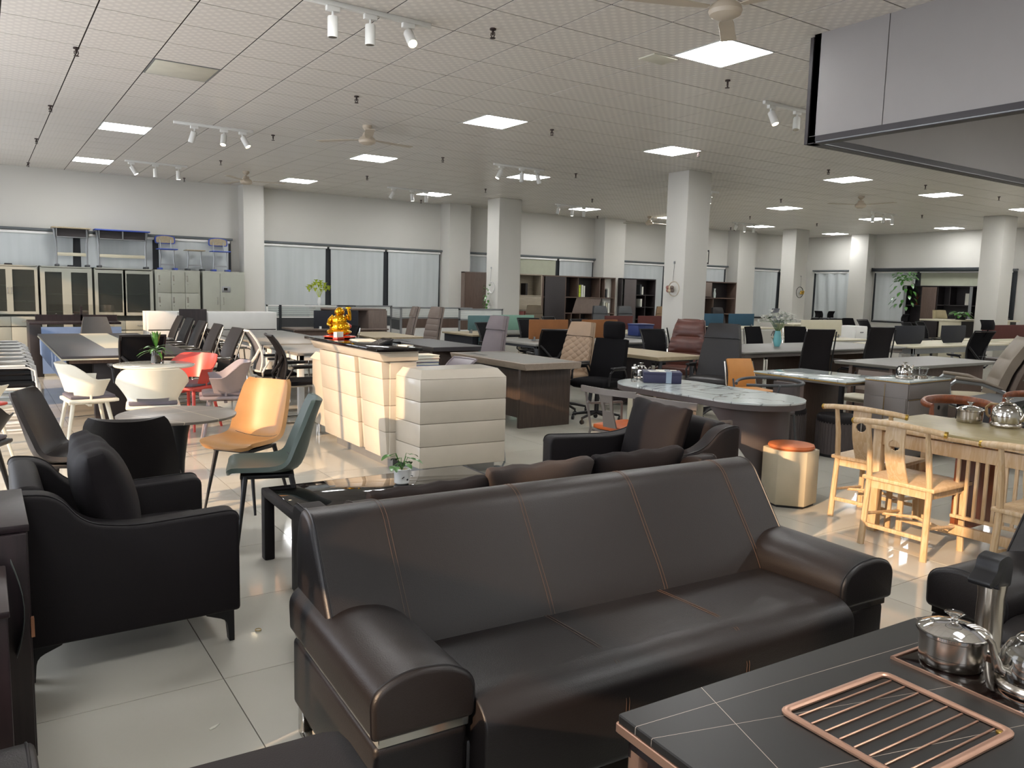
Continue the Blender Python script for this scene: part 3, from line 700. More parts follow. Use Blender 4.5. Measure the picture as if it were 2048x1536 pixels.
def tub_chair(lab,pm,loc,rz,legm,cushion=True,name='shell_armchair'):   # plastic tub chair with arms
    t=T(name,lab,'chair',loc,rz)
    def top(a):      # rim height by angle from the back
        x=abs(a)/R(118); return .80-.015*math.cos(a*3)*0-.14*min(1,max(0,(x-.42)/.35))**1.2
    def f(u,v):
        a=(u*2-1)*R(118); zt=top(a); z=.50+(zt-.50)*v
        r=.20+.075*v+.02*v*v+.02*max(0,abs(a)/R(118)-.5)*v
        return (r*math.sin(a),-r*math.cos(a)*.92+.02,z)
    hole=lambda u,v: v<.12 and .32<u<.68
    sh=O('back_shell',G().surf(f,30,8,.010,hole=hole),pm,t,60)
    se=O('seat',G().soft(-.225,.225,-.19,.24,.435,.475,.03,8,(0,0,.004)).tube([(-.2,.0,.46),(-.2,0,.52)],.012,6).tube([(.2,.0,.46),(.2,0,.52)],.012,6),pm,t)
    if cushion: O('seat_cushion',G().soft(-.20,.20,-.17,.215,.470,.505,.02,8,(0,0,.01)),M.cush,t)
    for sx in (-1,1):
        for sy in (-1,1): O('leg',G().tube([(sx*.15,sy*.14,.44),(sx*.215,sy*.22,.0)],[.02,.014],8),legm,t)
    O('leg_brace',G().box(-.16,.16,-.015,.015,.40,.425,.003).box(-.015,.015,-.15,.15,.40,.425,.003),legm,t)
    return t
def sled_chair(lab,bm,fm,loc,rz,h=.95,w_=.44,lean=.10,arms=True,name='visitor_chair',padm=None,curve=.02):   # cantilever chair
    t=T(name,lab,'chair',loc,rz); x=w_/2
    O('seat',G().soft(-x+.01,x-.01,-.20,.24,.425,.475,.02,6,(0,0,.006)),bm,t)
    def f(u,v): 
        a=u*2-1; return (a*(x-.012)*(1-.10*v),-.21-lean*v-.03*math.sin(v*PI)*-1-curve*(1-a*a),.47+(h-.47)*v)
    O('backrest',G().surf(f,6,10,.022),bm,t,60)
    for sx in (-1,1):
        X=sx*(x+.01)
        g=G(); g.tube([(X*.92,-.21-lean,h-.03),(X*.98,-.23,.50),(X,-.19,.44),(X,.22,.44),(X,.255,.42),(X,.262,.37),(X,.262,.06),(X,.24,.015),(X,.18,.012),(X,-.24,.012)],.011,8)
        O('side_frame',g,fm,t)
        if arms:
            O('armrest',G().tube([(X,-.24,.66),(X,.16,.655),(X,.22,.62),(X,.235,.44)],.010,8).box(X-.02,X+.02,-.22,.14,.665,.685,.008),padm or fm,t)
    O('floor_bar',G().tube([(-x-.01,-.24,.012),(x+.01,-.24,.012)],.011,8),fm,t)
    return t
def star_base(t,m,r=.30,z=.07):
    for k in range(5):
        a=2*PI*k/5+.3; c,s=math.cos(a),math.sin(a)
        b=O('base_arm',G().tube([(0,0,.12),(c*r*.5,s*r*.5,.105),(c*r,s*r,.075)],[.026,.02,.014],8),m,t)
        O('caster',G().cyl(0,0,-.012,.012,.027,12,M=tr(c*r,s*r,.028)@Matrix.Rotation(a,4,'Z')@Matrix.Rotation(PI/2,4,'Y')).tube([(c*r,s*r,.07),(c*r,s*r,.05)],.012,6),M.black,b)
    O('gas_lift',G().cyl(0,0,.10,.42,.028,12).cyl(0,0,.26,.43,.02,10),m,t)
def exec_chair(lab,lm,loc,rz,style='plain',name='office_chair',h=1.2,basem=None,w_=.48,armm=None,arms=True,head=True):
    t=T(name,lab,'chair',loc,rz); x=w_/2
    O('seat',G().soft(-x,x,-.22,.26,.43,.53,.045,8,(0,0,.02)),lm,t)
    zs=.50; hb=h-.30 if head else h
    def prof(v): return -.21-.16*v-.03*math.sin(v*PI*1.0)*-.6
    def f(u,v):
        a=u*2-1; k=(1-.30*v*v) if style!='headrest' else (1-.14*v); 
        return (a*x*k,prof(v)+.03*a*a-.012,zs+(h-zs)*v)
    if style in('headrest',):
        bk=O('backrest',G().surf(lambda u,v:f(u,v*.70),8,12,.05),lm,t,60)
        y0=prof(.85)
        O('headrest',G().soft(-.15,.15,y0-.045,y0+.055,h-.23,h,.05,8,(0,.02,0)).tube([(0,prof(.6)-.03,h-.40),(0,y0-.04,h-.15)],.012,6),lm,t)
    else:
        O('back_shell',G().surf(lambda u,v:Vector(f(u,v))+Vector((0,-.03,0)),8,14,.03),lm,t,60)
        if style=='quilt':
            bk=O('backrest',G().surf(lambda u,v:Vector(f(u,v*.72))+Vector((0,.012+.012*abs(math.sin((u*7+v*11)*PI/2)*math.sin((u*7-v*11)*PI/2))**.5,0)),40,70,.03),lm,t,60)
        elif style=='bands':
            bk=O('backrest',G().surf(lambda u,v:Vector(f(u,v*.72))+Vector((0,.01+.012*abs(math.sin(v*5*PI))**.4,0)),8,60,.03),lm,t,60)
        elif style=='puffy':
            bk=O('backrest',G().surf(lambda u,v:Vector(f(u,v))+Vector((0,.02+.045*abs(math.sin(v*3*PI+.2))**.5*(1-(u*2-1)**4)-.0+.004*math.sin(v*60)*(abs(u*2-1)>.7),0)),22,60,.05),lm,t,60)
        else:
            bk=O('backrest',G().surf(lambda u,v:Vector(f(u,v*.72))+Vector((0,.012,0)),8,12,.035),lm,t,60)
        if style!='puffy' and head:
            O('headrest',G().surf(lambda u,v:Vector(f(u,.735+v*.26))+Vector((0,.022+.015*(1-(2*u-1)**2)*math.sin(v*PI),0)),8,6,.05),lm,t,60)
    if arms:
        for sx in (-1,1):
            X=sx*(x+.025)
            a=O('armrest',G().tube([(X*.9,-.2,.47),(X,-.22,.56),(X,-.16,.65),(X,.08,.66),(X,.15,.62),(X*.95,.16,.47)],.013,8),armm or basem or M.black,t)
            O('arm_pad',G().box(X-.028,X+.028,-.16,.12,.662,.69,.012),armm or M.black,a)
    star_base(t,basem or M.black)
    return t
def mesh_chair(lab,fm,mm,loc,rz,h=1.0,base='sled',name='mesh_chair',head=False,arms=True):
    t=T(name,lab,'chair',loc,rz); x=.23
    O('seat',G().soft(-x,x,-.21,.24,.43,.485,.025,6,(0,0,.008)),M.blackfab,t)
    def prof(v): return -.24+.05*math.sin(min(v,1)*PI*.9+.1)-.14*v*v
    def P(u,v,o=0): 
        a=u*2-1; return (a*x*(.80+.25*v-.1*v*v),prof(v)+.03*a*a+o,.50+(h-.50)*v)
    O('mesh_back',G().surf(lambda u,v:P(u*.94+.03,v*.94+.03),8,12,.006),mm,t,60)
    loop=[P(0,k/8) for k in range(9)]+[P(k/4,1) for k in range(1,4)]+[P(1,1-k/8) for k in range(9)]+[P(1-k/4,0) for k in range(1,4)]
    O('back_frame',G().tube(loop,.014,8,True),fm,t)
    O('back_support',G().tube([(0,-.12,.42),(0,-.27,.44),(0,-.30,.56),(-.10,prof(.35)-.03,.50+(h-.5)*.35),P(.03,.55,-.01)],.018,8).tube([(0,-.30,.56),(.10,prof(.35)-.03,.50+(h-.5)*.35),P(.97,.55,-.01)],.018,8),fm,t)
    if head: 
        yy=prof(1)-.02
        O('headrest',G().surf(lambda u,v:((u*2-1)*.14,yy-.03+.05*(2*u-1)**2-.02*math.sin(v*PI)+.03*v,h+.03+.16*v),8,6,.02).tube([(0,prof(.8)-.02,h-.1),(0,yy-.04,h+.1)],.010,6),mm,t,60)
    if arms:
        for sx in (-1,1):
            X=sx*(x+.04)
            a=O('armrest',G().tube([(X*.75,-.18,.44),(X,-.2,.5),(X*1.02,-.12,.64),(X*1.02,.12,.65)],.013,8),fm,t)
            O('arm_pad',G().box(X*1.02-.03,X*1.02+.03,-.14,.13,.65,.675,.01),M.black,a)
    if base=='sled':
        for sx in (-1,1):
            X=sx*(x-.005); O('side_frame',G().tube([(X,-.20,.43),(X,.20,.43),(X,.245,.40),(X*1.03,.27,.05),(X*1.03,.25,.012),(X*1.03,-.25,.012)],.012,8),M.chrome,t)
        O('floor_bar',G().tube([(-x*1.03,-.25,.012),(x*1.03,-.25,.012)],.012,8),M.chrome,t)
    else: star_base(t,fm if fm!=M.greymesh else M.greymetal)
    return t
# ---------------- tables ----------------
def pedestal_table(lab,loc,r,topm,colm,h=.75,edge=None):
    t=T('round_table',lab,'table',loc)
    tp=O('table_top',G().lathe([(0,h-.018),(r-.006,h-.018),(r,h-.010),(r,h-.002),(r-.004,h),(0,h)],56),topm,t)
    if edge: O('rim',G().lathe([(r-.002,h-.022),(r+.004,h-.014),(r+.004,h-.003),(r-.002,h-.003),(r-.002,h-.022)],56),edge,tp)
    O('column',G().lathe([(0,.02),(.12,.018),(.06,.05),(.035,.15),(.03,.28),(.038,.45),(.06,.62),(.085,h-.02),(0,h-.02)],28),colm,t)
    O('base',G().lathe([(0,0),(.20,0),(.205,.006),(.12,.020),(0,.022)],40),colm,t)
    return t
def work_table(name,lab,cat,x0,x1,y0,y1,topm,legm,h=.75,th=.03,leg=.05,apron=.05,inset=.03,bevel=.004,loc=None,rz=0,group=None):
    cx,cy=(x0+x1)/2,(y0+y1)/2; hx,hy=(x1-x0)/2,(y1-y0)/2
    t=T(name,lab,cat,(cx,cy,0),rz,group)
    O('table_top',G().box(-hx,hx,-hy,hy,h-th,h,bevel),topm,t)
    i=inset; g=G()
    for s in (-1,1): g.box(-hx+i,hx-i,s*(hy-i)-.01,s*(hy-i)+.01,h-th-apron,h-th).box(s*(hx-i)-.01,s*(hx-i)+.01,-hy+i,hy-i,h-th-apron,h-th)
    O('apron',g,legm,t)
    for sx in (-1,1):
        for sy in (-1,1):
            X,Y=sx*(hx-i-leg/2+.01),sy*(hy-i-leg/2+.01); O('leg',G().box(X-leg/2,X+leg/2,Y-leg/2,Y+leg/2,0,h-th,.004),legm,t)
    return t
# round tables and their chairs at the left
pedestal_table('round grey stone topped table on a black trumpet pedestal',(1.0,5.24,0),.35,M.slateround,M.black)
c=shell_chair('orange leather chair behind the round grey table',M.orange,(1.52,5.62,0),face(-.80,-.60))
kids=dup(c,(1.43,4.80,0),face(-.96,.28),'green leather chair beside the round grey table',recol={'orange_leather':M.green})
dup(c,(.45,5.62,0),face(.93,-.37),'black leather chair left of the round grey table',recol={'orange_leather':M.leather})
dup(c,(.66,4.62,0),face(.25,.97),'black leather chair turned away from us in front of the round grey table',recol={'orange_leather':M.leather})
pedestal_table('white rimmed round marble table holding the glass pot plant',(1.43,8.55,0),.37,M.marble2,M.greymetal,edge=M.pwhite)
c=tub_chair('white plastic tub chair facing right at the left of the white round table',M.pwhite,(.80,8.40,0),face(.97,.1),M.pwhite)
dup(c,(1.27,7.72,0),face(.15,.98),'white plastic tub chair turned away from us before the white round table',recol=None)
dup(c,(1.86,9.0,0),face(-.75,-.6),'coral red plastic tub chair behind the white round table',recol={'warm_white_plastic':M.pred})
dup(c,(2.0,8.12,0),face(-.98,.2),'mauve grey plastic tub chair at the right of the white round table',recol={'warm_white_plastic':M.pgrey})
dup(c,(-.12,8.1,0),face(.6,.6),'red seated plastic tub chair half cut by the left edge',recol={'grey_seat_cushion':M.pred})
dup(c,(-.15,6.3,0),face(.4,.8),'dark plastic tub chair half cut by the left edge behind the black armchair',recol={'warm_white_plastic':M.black})
# potted plant on round table
def leaf(g,p,d,L,w_,droop=.3,n=5,up_=Vector((0,0,1))):
    p=Vector(p); d=Vector(d).normalized(); s=d.cross(Vector((0,0,1))); s=s.normalized() if s.length>.01 else Vector((1,0,0))
    vs_=[];fs=[]
    for i in range(n+1):
        t_=i/n; c_=p+d*L*t_-Vector((0,0,1))*droop*L*t_*t_; ww=w_*math.sin(PI*min(1,t_*.92+.06))**.8
        k=Vector((0,0,.15*ww))
        vs_+= [c_-s*ww+k,c_-k*0,c_+s*ww+k]
    for i in range(n):
        a=i*3; fs+=[(a,a+1,a+4,a+3),(a+1,a+2,a+5,a+4)]
    g.add(vs_,fs)
def leaves(t,N,fn,m,name='leaf'):
    for i in range(N):
        g=G(); leaf(g,*fn(i)); O(name,g,m,t,80)
rnd=random.Random(3)
t=T('potted_plant','spiky green plant in a square glass jar of pebbles on the white round table','plant',(1.46,8.62,.75))
O('glass_jar',G().lathe([(0,0),(.048,0),(.052,.01),(.052,.13),(.049,.13),(.048,.012),(0,.01)],16),M.glass,t)
O('pebbles',G().lathe([(0,.012),(.046,.012),(.046,.075),(0,.085)],14),M.stone,t)
leaves(t,26,lambda i:((0,0,.10+.004*i),(math.cos(i*2.4)*(1.5 if i<14 else .5),math.sin(i*2.4)*(1.5 if i<14 else .5),.35+i*.06),.22-.003*i,.017,.55 if i<14 else .1),M.leafm)
# conference table at left with its chairs
t=T('conference_table','long dark conference table with pale inlay at left before the steel cabinets','table',(1.38,11.7,0),R(0))
O('table_top',G().box(-.68,.68,-2.05,2.05,.72,.75,.006),M.desk3,t)
O('centre_inlay',G().box(-.14,.24,-1.0,2.0,.7485,.7515),M.offwhite,t)
O('edge_band',G().box(-.685,.685,-2.055,2.055,.705,.722,.003),M.offwhite,t)
O('skirt',G().box(-.60,.60,-1.95,1.95,.66,.706),M.walnutlam,t)
for y in (-1.7,1.7): O('pedestal',G().box(-.35,.35,y-.06,y+.06,0,.66,.01),M.darklam,t)
O('side_panel',G().box(-.66,-.63,-1.95,2.0,.45,.70),M.bluepanel,t)
r0=sled_chair('white framed black chair nearest us in the row at the left edge',M.blackfab,M.white,(.22,9.75,0),face(1,.02),h=1.0,lean=.16,padm=M.white)
for k in range(1,7):
    dup(r0,(.24+.01*k,9.75+.55*k,0),face(1,.02),'white framed black chair in the row at the left edge, %s from us'%['second','third','fourth','fifth','sixth','seventh'][k-1],'white framed chairs along the left conference table')
r0['group']='white framed chairs along the left conference table'
b0=sled_chair('black high back chair, nearest of the row right of the left conference table',M.leather,M.chrome,(2.25,10.05,0),face(-1,-.1),h=1.02,lean=.2)
for k,(x,y,l) in enumerate([(2.25,11.05,'second from us'),(2.25,11.95,'third from us'),(2.28,12.9,'fourth from us'),(2.3,13.7,'last')]):
    dup(b0,(x,y,0),face(-1,-.05),'black high back chair right of the left conference table, %s of the row'%l,'black chairs right of the left conference table')
b0['group']='black chairs right of the left conference table'
mesh_chair('large black mesh task chair turned away from us at the left conference table',M.black,M.blackmesh,(1.42,9.42,0),face(.02,1),h=1.0,base='star')
exec_chair('low blue grey chair at the far end of the left conference table',M.slgrey,(1.55,14.1,0),face(0,-1),h=.97,head=False)
# middle meeting tables with mesh chairs
work_table('meeting_table','brown edged meeting table with white legs left of the reception desk','table',3.16,4.5,9.36,10.75,M.greytop,M.white,leg=.07,apron=.06)
work_table('meeting_table','pale glossy meeting table before the long white cabinet','table',3.2,4.5,10.95,14.2,M.greytop,M.white,leg=.06,apron=.05)
m0=mesh_chair('white framed grey mesh chair at the corner of the meeting table',M.white,M.greymesh,(3.05,9.95,0),face(1,-.05),h=1.0)
mesh_chair('black framed mesh chair beside the white leg of the meeting table',M.black,M.blackmesh,(3.05,8.98,0),face(1,-.12),h=1.0)
s0=sled_chair('black chair with chrome frame left of the pale glossy meeting table',M.blackfab,M.chrome,(3.0,11.7,0),face(1,.0),h=.92)
dup(s0,(3.02,12.6,0),face(1,.05),'black chair with chrome frame further along the pale glossy meeting table')
dup(s0,(4.85,12.4,0),face(-1,0),'black high chair with chrome side bar left of the golden statue')
dup(s0,(4.85,13.25,0),face(-1,0),'black high chair with chrome side bar left of the navy screen')
dup(s0,(3.95,8.95,0),face(-.2,1),'chrome framed black chair partly hidden behind the reception desk')
# ---------------- reception desk ----------------
t=T('reception_desk','L shaped cream lacquer reception desk with a black stone ledge, lit by the sun','reception desk',(0,0,0))
xb,xt=2.86,2.79          # outer face leans outwards towards the top
def xf_(z): return xb+(xt-xb)*z/1.0
zs=[.10,.335,.565,.795,.94]
O('toe_kick',G().box(2.93,3.12,6.2,7.5,0,.11),M.greymetal,t)
O('core',G().box(2.90,3.13,6.17,7.6,.10,1.0),M.whitegloss,t)
for i in range(4):
    z0,z1=zs[i]+.001,zs[i+1]-.001
    for (y0,y1,dx) in ((6.15,6.62,0),(6.74,7.62,0),(6.625,6.735,.035)):
        O('panel',G().prism([(xf_(z0)+dx,z0),(xf_(z1)+dx,z1),(2.9+dx*.5,z1),(2.9+dx*.5,z0)],'y',y0,y1,.005,2),M.whitegloss,t)
    O('panel',G().box(2.87,3.12,6.135,6.165,z0,z1,.006),M.whitegloss,t)
O('cornice',G().prism([(2.80,.945),(2.75,1.03),(3.13,1.03),(3.13,.945)],'y',6.12,7.78,.005,1),M.whitegloss,t)
O('ledge',G().box(2.72,3.15,6.08,7.85,1.03,1.06,.004),M.blackglass,t)
O('work_surface',G().box(3.13,3.78,6.3,7.9,.72,.75,.004),M.whitegloss,t)
# lower wing returning to the right
w=[(2.95,5.72),(3.74,5.66),(3.80,6.12),(2.93,6.14)]
O('wing_core',G().prism([(2.985,5.745),(3.71,5.69),(3.76,6.1),(2.97,6.12)],'z',.1,.82),M.whitegloss,t)
O('wing_toe_kick',G().prism([(3.03,5.82),(3.70,5.77),(3.72,6.08),(3.0,6.1)],'z',0,.1),M.greymetal,t)
for i in range(4):
    z0,z1=[.09,.27,.46,.645][i]+.001,[.27,.46,.645,.83][i]-.001
    O('wing_panel',G().prism([(2.945,5.72),(3.74,5.66),(3.74,5.70),(2.985,5.76)],'z',z0,z1,.006,2),M.whitegloss,t)
    O('wing_panel',G().prism([(2.945,5.72),(2.985,5.76),(2.97,6.13),(2.925,6.14)],'z',z0,z1,.006,2),M.whitegloss,t)
g=G()
A=[(2.945,5.72,.83),(3.74,5.66,.83),(3.80,6.12,.83),(2.925,6.14,.83)];B=[(2.995,5.80,.90),(3.70,5.745,.90),(3.74,6.10,.90),(2.975,6.11,.90)]
g.add(A+B,[(3,2,1,0),(4,5,6,7),(0,1,5,4),(1,2,6,5),(2,3,7,6),(3,0,4,7)]); O('wing_top',g,M.whitegloss,t)
g=G(); g.add([(2.90,7.62,.80),(3.3,7.62,.80),(3.3,8.2,.80),(2.90,8.2,.80),(2.95,7.64,.87),(3.28,7.64,.87),(3.28,8.16,.87),(2.95,8.16,.87)],[(3,2,1,0),(4,5,6,7),(0,1,5,4),(1,2,6,5),(2,3,7,6),(3,0,4,7)]); g.box(2.92,3.28,7.62,8.18,.12,.80,.006); O('end_block',g,M.whitegloss,t)
for y in (6.9,8.1): O('foot',G().cyl(2.97,y,0,.12,.018,10),M.chrome,t)
O('support_leg',G().tube([(3.77,5.9,.75),(3.79,5.8,.4),(3.80,5.75,.06),(3.78,5.76,.018),(3.68,5.85,.014)],.011,8),M.greymetal,t)
mesh_chair('low mauve grey chair peeking over the right wing of the reception desk',M.pgrey,M.pgrey,(4.38,8.0,0),face(-1,-.1),h=.76,arms=False)
# things on the ledge
t=T('buddha_statue','golden laughing figure statue with red robe seated on a red round base','statue',(2.98,7.55,1.06),R(140))
O('lotus_base',G().lathe([(0,0),(.15,0),(.165,.008),(.15,.016),(.10,.020),(0,.020)],32),M.redst,t)
g=G(); g.ball((0,0,.10),(.105,.085,.075),18).ball((0,.01,.165),(.075,.065,.07),18); O('belly',g,M.goldst,t)
O('robe',G().ball((0,-.03,.11),(.112,.07,.045),18),M.redst,t)
hd=O('head',G().ball((0,.01,.255),(.042,.042,.046),16).ball((-.043,.008,.25),(.008,.012,.022),8).ball((.043,.008,.25),(.008,.012,.022),8).ball((0,.052,.252),(.008,.009,.010),8).ball((0,.046,.232),(.018,.008,.006),8),M.goldst,t)
O('arm',G().tube([(.06,0,.205),(.095,.015,.17),(.10,.05,.13),(.06,.075,.115)],[.026,.024,.019,.015],10),M.goldst,t)
O('arm',G().tube([(-.06,0,.205),(-.10,.0,.19),(-.11,.03,.24),(-.10,.035,.285)],[.026,.024,.018,.014],10),M.goldst,t)
O('lap',G().ball((0,.0,.055),(.12,.095,.035),16).ball((-.07,.04,.055),(.05,.055,.03),12).ball((.07,.04,.055),(.05,.055,.03),12),M.goldst,t)
O('ingot',G().ball((-.10,.035,.295),(.03,.018,.014),10),M.goldst,t)
O('foot',G().ball((-.07,.085,.045),(.022,.03,.016),8).ball((.07,.085,.045),(.022,.03,.016),8),M.goldst,t)
def simple(name,lab,cat,g,m): return tag(O(name,g,m),lab,cat)
t=T('card_holder','small white and red card block beside the golden statue','card holder',(2.86,7.28,1.06),R(30)); O('cards',G().box(-.05,.05,-.02,.02,.004,.07,.002),M.paper,t); O('holder',G().box(-.055,.055,-.03,.025,0,.02,.003),M.redst,t); 
t=T('paper_stack','white sheets of paper lying on the black ledge of the reception desk','paper',(3.02,7.05,1.06),R(-8))
O('sheet',G().box(-.10,.10,-.15,.15,0,.004),M.paper,t); O('sheet',G().box(-.09,.11,-.13,.16,.004,.008),M.paper,t)
t=T('calculator','black desk calculator tilted up on the black ledge of the reception desk','calculator',(2.98,6.55,1.06),R(-70))
mm_=Matrix.Rotation(R(16),4,'X')
O('body',G().box(-.07,.07,-.09,.09,.012,.03,.006,M=mm_).box(-.05,.05,.06,.085,0,.04),M.black,t); 
g=G()
for i in range(4):
    for j in range(5): g.box(-.055+i*.03,-.035+i*.03,-.08+j*.022,-.064+j*.022,.03,.035,M=mm_)
O('key_pad',g,M.slgrey,t); O('display',G().box(-.055,.055,.045,.08,.03,.034,M=mm_),M.blackglass,t)
t=T('note_pad','white note pad near the front corner of the black ledge','note pad',(3.09,6.3,1.06),R(20)); O('pages',G().box(-.04,.04,-.06,.06,0,.01),M.paper,t); O('cover',G().box(-.04,.04,.05,.062,0,.013),M.slgrey,t)
z=.75
for i,(m_,th,l) in enumerate([(M.paper,.03,'white'),(M.paper,.025,'cream edged'),(M.bookblue,.04,'blue'),(M.bookblue,.03,'lighter blue'),(M.bookred,.035,'maroon'),(M.paper,.03,'white topped')]):
    t=T('catalogue','%s catalogue, %s in the stack behind the reception ledge'%(l,['lowest','second from the bottom','third','fourth','fifth','topmost'][i]),'book',(3.47,6.75,z),R(-6+4*(i%3)),'catalogues stacked on the reception desk')
    O('cover',G().box(-.15,.15,-.11,.11,0,.004).box(-.15,.15,-.11,.11,th-.004,th).box(-.15,-.146,-.11,.11,0,th),m_,t); O('pages',G().box(-.145,.145,-.105,.105,.004,th-.004),M.paper,t); z+=th
# coffee table mug plant
t=T('mug_plant','white mug with a sleepy drawn face holding a small pothos on the coffee table','plant',(2.03,4.17,.419),R(20))
mg=O('mug',G().lathe([(0,0),(.035,0),(.045,.008),(.047,.09),(.044,.092),(.042,.012),(0,.01)],28).tube([(.044,0,.075),(.072,0,.07),(.076,0,.045),(.06,0,.025),(.045,0,.022)],.006,8),M.ceramic,t)
O('face_marks',G().box(-.026,-.008,-.0475,-.044,.055,.059,M=Matrix.Rotation(R(-20),4,'Y')).box(.010,.028,-.0475,-.044,.055,.059,M=Matrix.Rotation(R(20),4,'Y')).ball((0,-.046,.03),(.008,.003,.006),10),M.black,mg)
O('soil',G().cyl(0,0,.07,.082,.042,18),M.stone,t)
rnd=random.Random(5)
g=G()
for i in range(13):
    a=i*2.39; r=.05+.05*((i*7)%5)/5; h=.10+.07*((i*3)%4)/4
    g.tube([(0,0,.08),(.5*r*math.cos(a),.5*r*math.sin(a),h+.03),(r*math.cos(a),r*math.sin(a),h+.02)],.0018,5)
O('stem',g,M.leafm,t)
for i in range(13):
    a=i*2.39; r=.05+.05*((i*7)%5)/5; h=.10+.07*((i*3)%4)/4
    g=G(); leaf(g,(r*math.cos(a),r*math.sin(a),h+.02),(math.cos(a+.4),math.sin(a+.4),.1),.055,.019,.5); O('leaf',g,M.leafm,t,80)
# ---------------- steel cabinets against the back wall ----------------
YC=16.9
def cab(lab,x0,x1,name='steel_cabinet'):
    t=T(name,lab,'cabinet',((x0+x1)/2,YC,0)); h=(x1-x0)/2
    return t,h
def cab_body(t,h,open_top=False,z1=1.8,split=.86):
    if open_top:
        O('carcass',G().box(-h,-h+.02,.02,.4,.04,z1).box(h-.02,h,.02,.4,.04,z1).box(-h,h,.02,.4,z1-.02,z1).box(-h,h,.38,.4,.04,z1).box(-h,h,.02,.4,.04,.06).box(-h+.02,h-.02,.03,.38,split-.02,split+.01),M.greenish,t)
    else: O('carcass',G().box(-h,h,.02,.4,.04,z1,.004),M.greenish,t)
    O('plinth',G().box(-h+.02,h-.02,.04,.38,0,.04),M.darkgrey,t)
def hd_(x,z,vert=True,L=.10): return G().tube([(x,.0,z-L/2),(x,-.03,z-L/2),(x,-.03,z+L/2),(x,.0,z+L/2)] if vert else [(x-L/2,.0,z),(x-L/2,-.03,z),(x+L/2,-.03,z),(x+L/2,.0,z)],.007,6)
def gdoor(t,x0,x1,z0,z1,hx=None,fw_=.05):
    d=O('glass_door',G().box(x0,x1,0,.02,z0,z0+fw_).box(x0,x1,0,.02,z1-fw_,z1).box(x0,x0+fw_,0,.02,z0+fw_,z1-fw_).box(x1-fw_,x1,0,.02,z0+fw_,z1-fw_),M.greenish,t)
    O('glass_pane',G().box(x0+fw_,x1-fw_,.008,.012,z0+fw_,z1-fw_),M.cglass,d)
    if hx is not None: O('handle',hd_(hx,(z0+z1)/2),M.chrome,d)
M.cglass=mat('cabinet_pane','c9d0c9',.03,var=.02,trans=.95,ior=1.12)
def sdoor(t,x0,x1,z0,z1,hx,vert=True,nm='door',L=.10,hz=None):
    d=O(nm,G().box(x0+.003,x1-.003,0,.02,z0+.003,z1-.003,.004),M.greenish,t); O('handle',hd_(hx,hz if hz else (z0+z1)/2,vert,L),M.chrome,d); return d
def glassbox(t,h,zsh,z0=.88,z1=1.78,glow=False):
    for z in zsh: O('shelf',G().box(-h+.02,h-.02,.03,.38,z,z+.018),M.cabin,t)
t,h=cab('grey steel cabinet with two glass doors at far left below the wide blind',.02,.90); cab_body(t,h,True); glassbox(t,h,(1.14,1.42))
gdoor(t,-h,0,.92,1.77,-.03); gdoor(t,0,h,.92,1.77,.03); sdoor(t,-h,0,.70,.88,-.22,False,'drawer'); sdoor(t,0,h,.70,.88,.22,False,'drawer'); sdoor(t,-h,0,.06,.69,-.05); sdoor(t,0,h,.06,.69,.05)
t,h=cab('grey steel cabinet with tall glass doors and pale shelves, second from the left',.94,1.78); cab_body(t,h,True,split=.5); glassbox(t,h,(.7,.96,1.28))
gdoor(t,-h,0,.30,1.77,None,.075); gdoor(t,0,h,.30,1.77,None,.075); sdoor(t,-h,h,.06,.29,0,False,'drawer')
t,h=cab('grey steel cabinet with sliding glass doors over drawers, third from the left',1.82,2.84); cab_body(t,h,True,split=.94); glassbox(t,h,(.96,1.30))
gdoor(t,-h,.02,.90,1.76,None,.06); gdoor(t,-.02,h,.90,1.76,None,.06)
for z0,z1 in ((.62,.80),(.06,.61)):
    for a,b in ((-h,0),(0,h)): sdoor(t,a,b,z0,z1,(a+b)/2,False,'drawer' if z0>.5 else 'door')
t,h=cab('grey steel locker block with small square doors and chrome label slots',2.88,3.72,'locker'); cab_body(t,h)
for i in range(3):
    for j in range(4):
        x0=-h+.03+i*(2*h-.06)/3; x1=x0+(2*h-.06)/3; z0=.08+j*.425; z1=z0+.415
        d=O('locker_door',G().box(x0+.004,x1-.004,-.004,.018,z0,z1,.004),M.greenish,t); O('label_slot',G().box(x0+.03,x0+.055,-.008,-.003,z1-.19,z1-.08).cyl(0,0,0,.008,.009,8,M=tr(x0+.045,-.003,z1-.25)@Matrix.Rotation(PI/2,4,'X')),M.chrome,d)
t,h=cab('grey steel document safe with a keypad on its right door',3.77,4.60,'safe_cabinet'); cab_body(t,h)
sdoor(t,-h,-.08,.06,1.76,-.14,True,L=.14,hz=1.2); d=sdoor(t,-.08,h,.06,1.76,-.02,True,L=.14,hz=1.2)
O('keypad',G().box(-.05,.12,-.012,0,1.38,1.50,.004),M.greymetal,d); O('display',G().box(-.01,.06,-.016,-.012,1.42,1.47),M.blackglass,d)
for x,l in ((.46,'far left glass door cabinet'),(1.45,'tall glass door cabinet')): 
    t=T('small_box','small flat black object on top of the %s'%l,'box',(x,17.0,1.8)); O('body',G().box(-.06,.06,-.02,.02,.008,.03,.006),M.black,t); O('base',G().box(-.065,.065,-.025,.025,0,.008,.002),M.darkgrey,t)
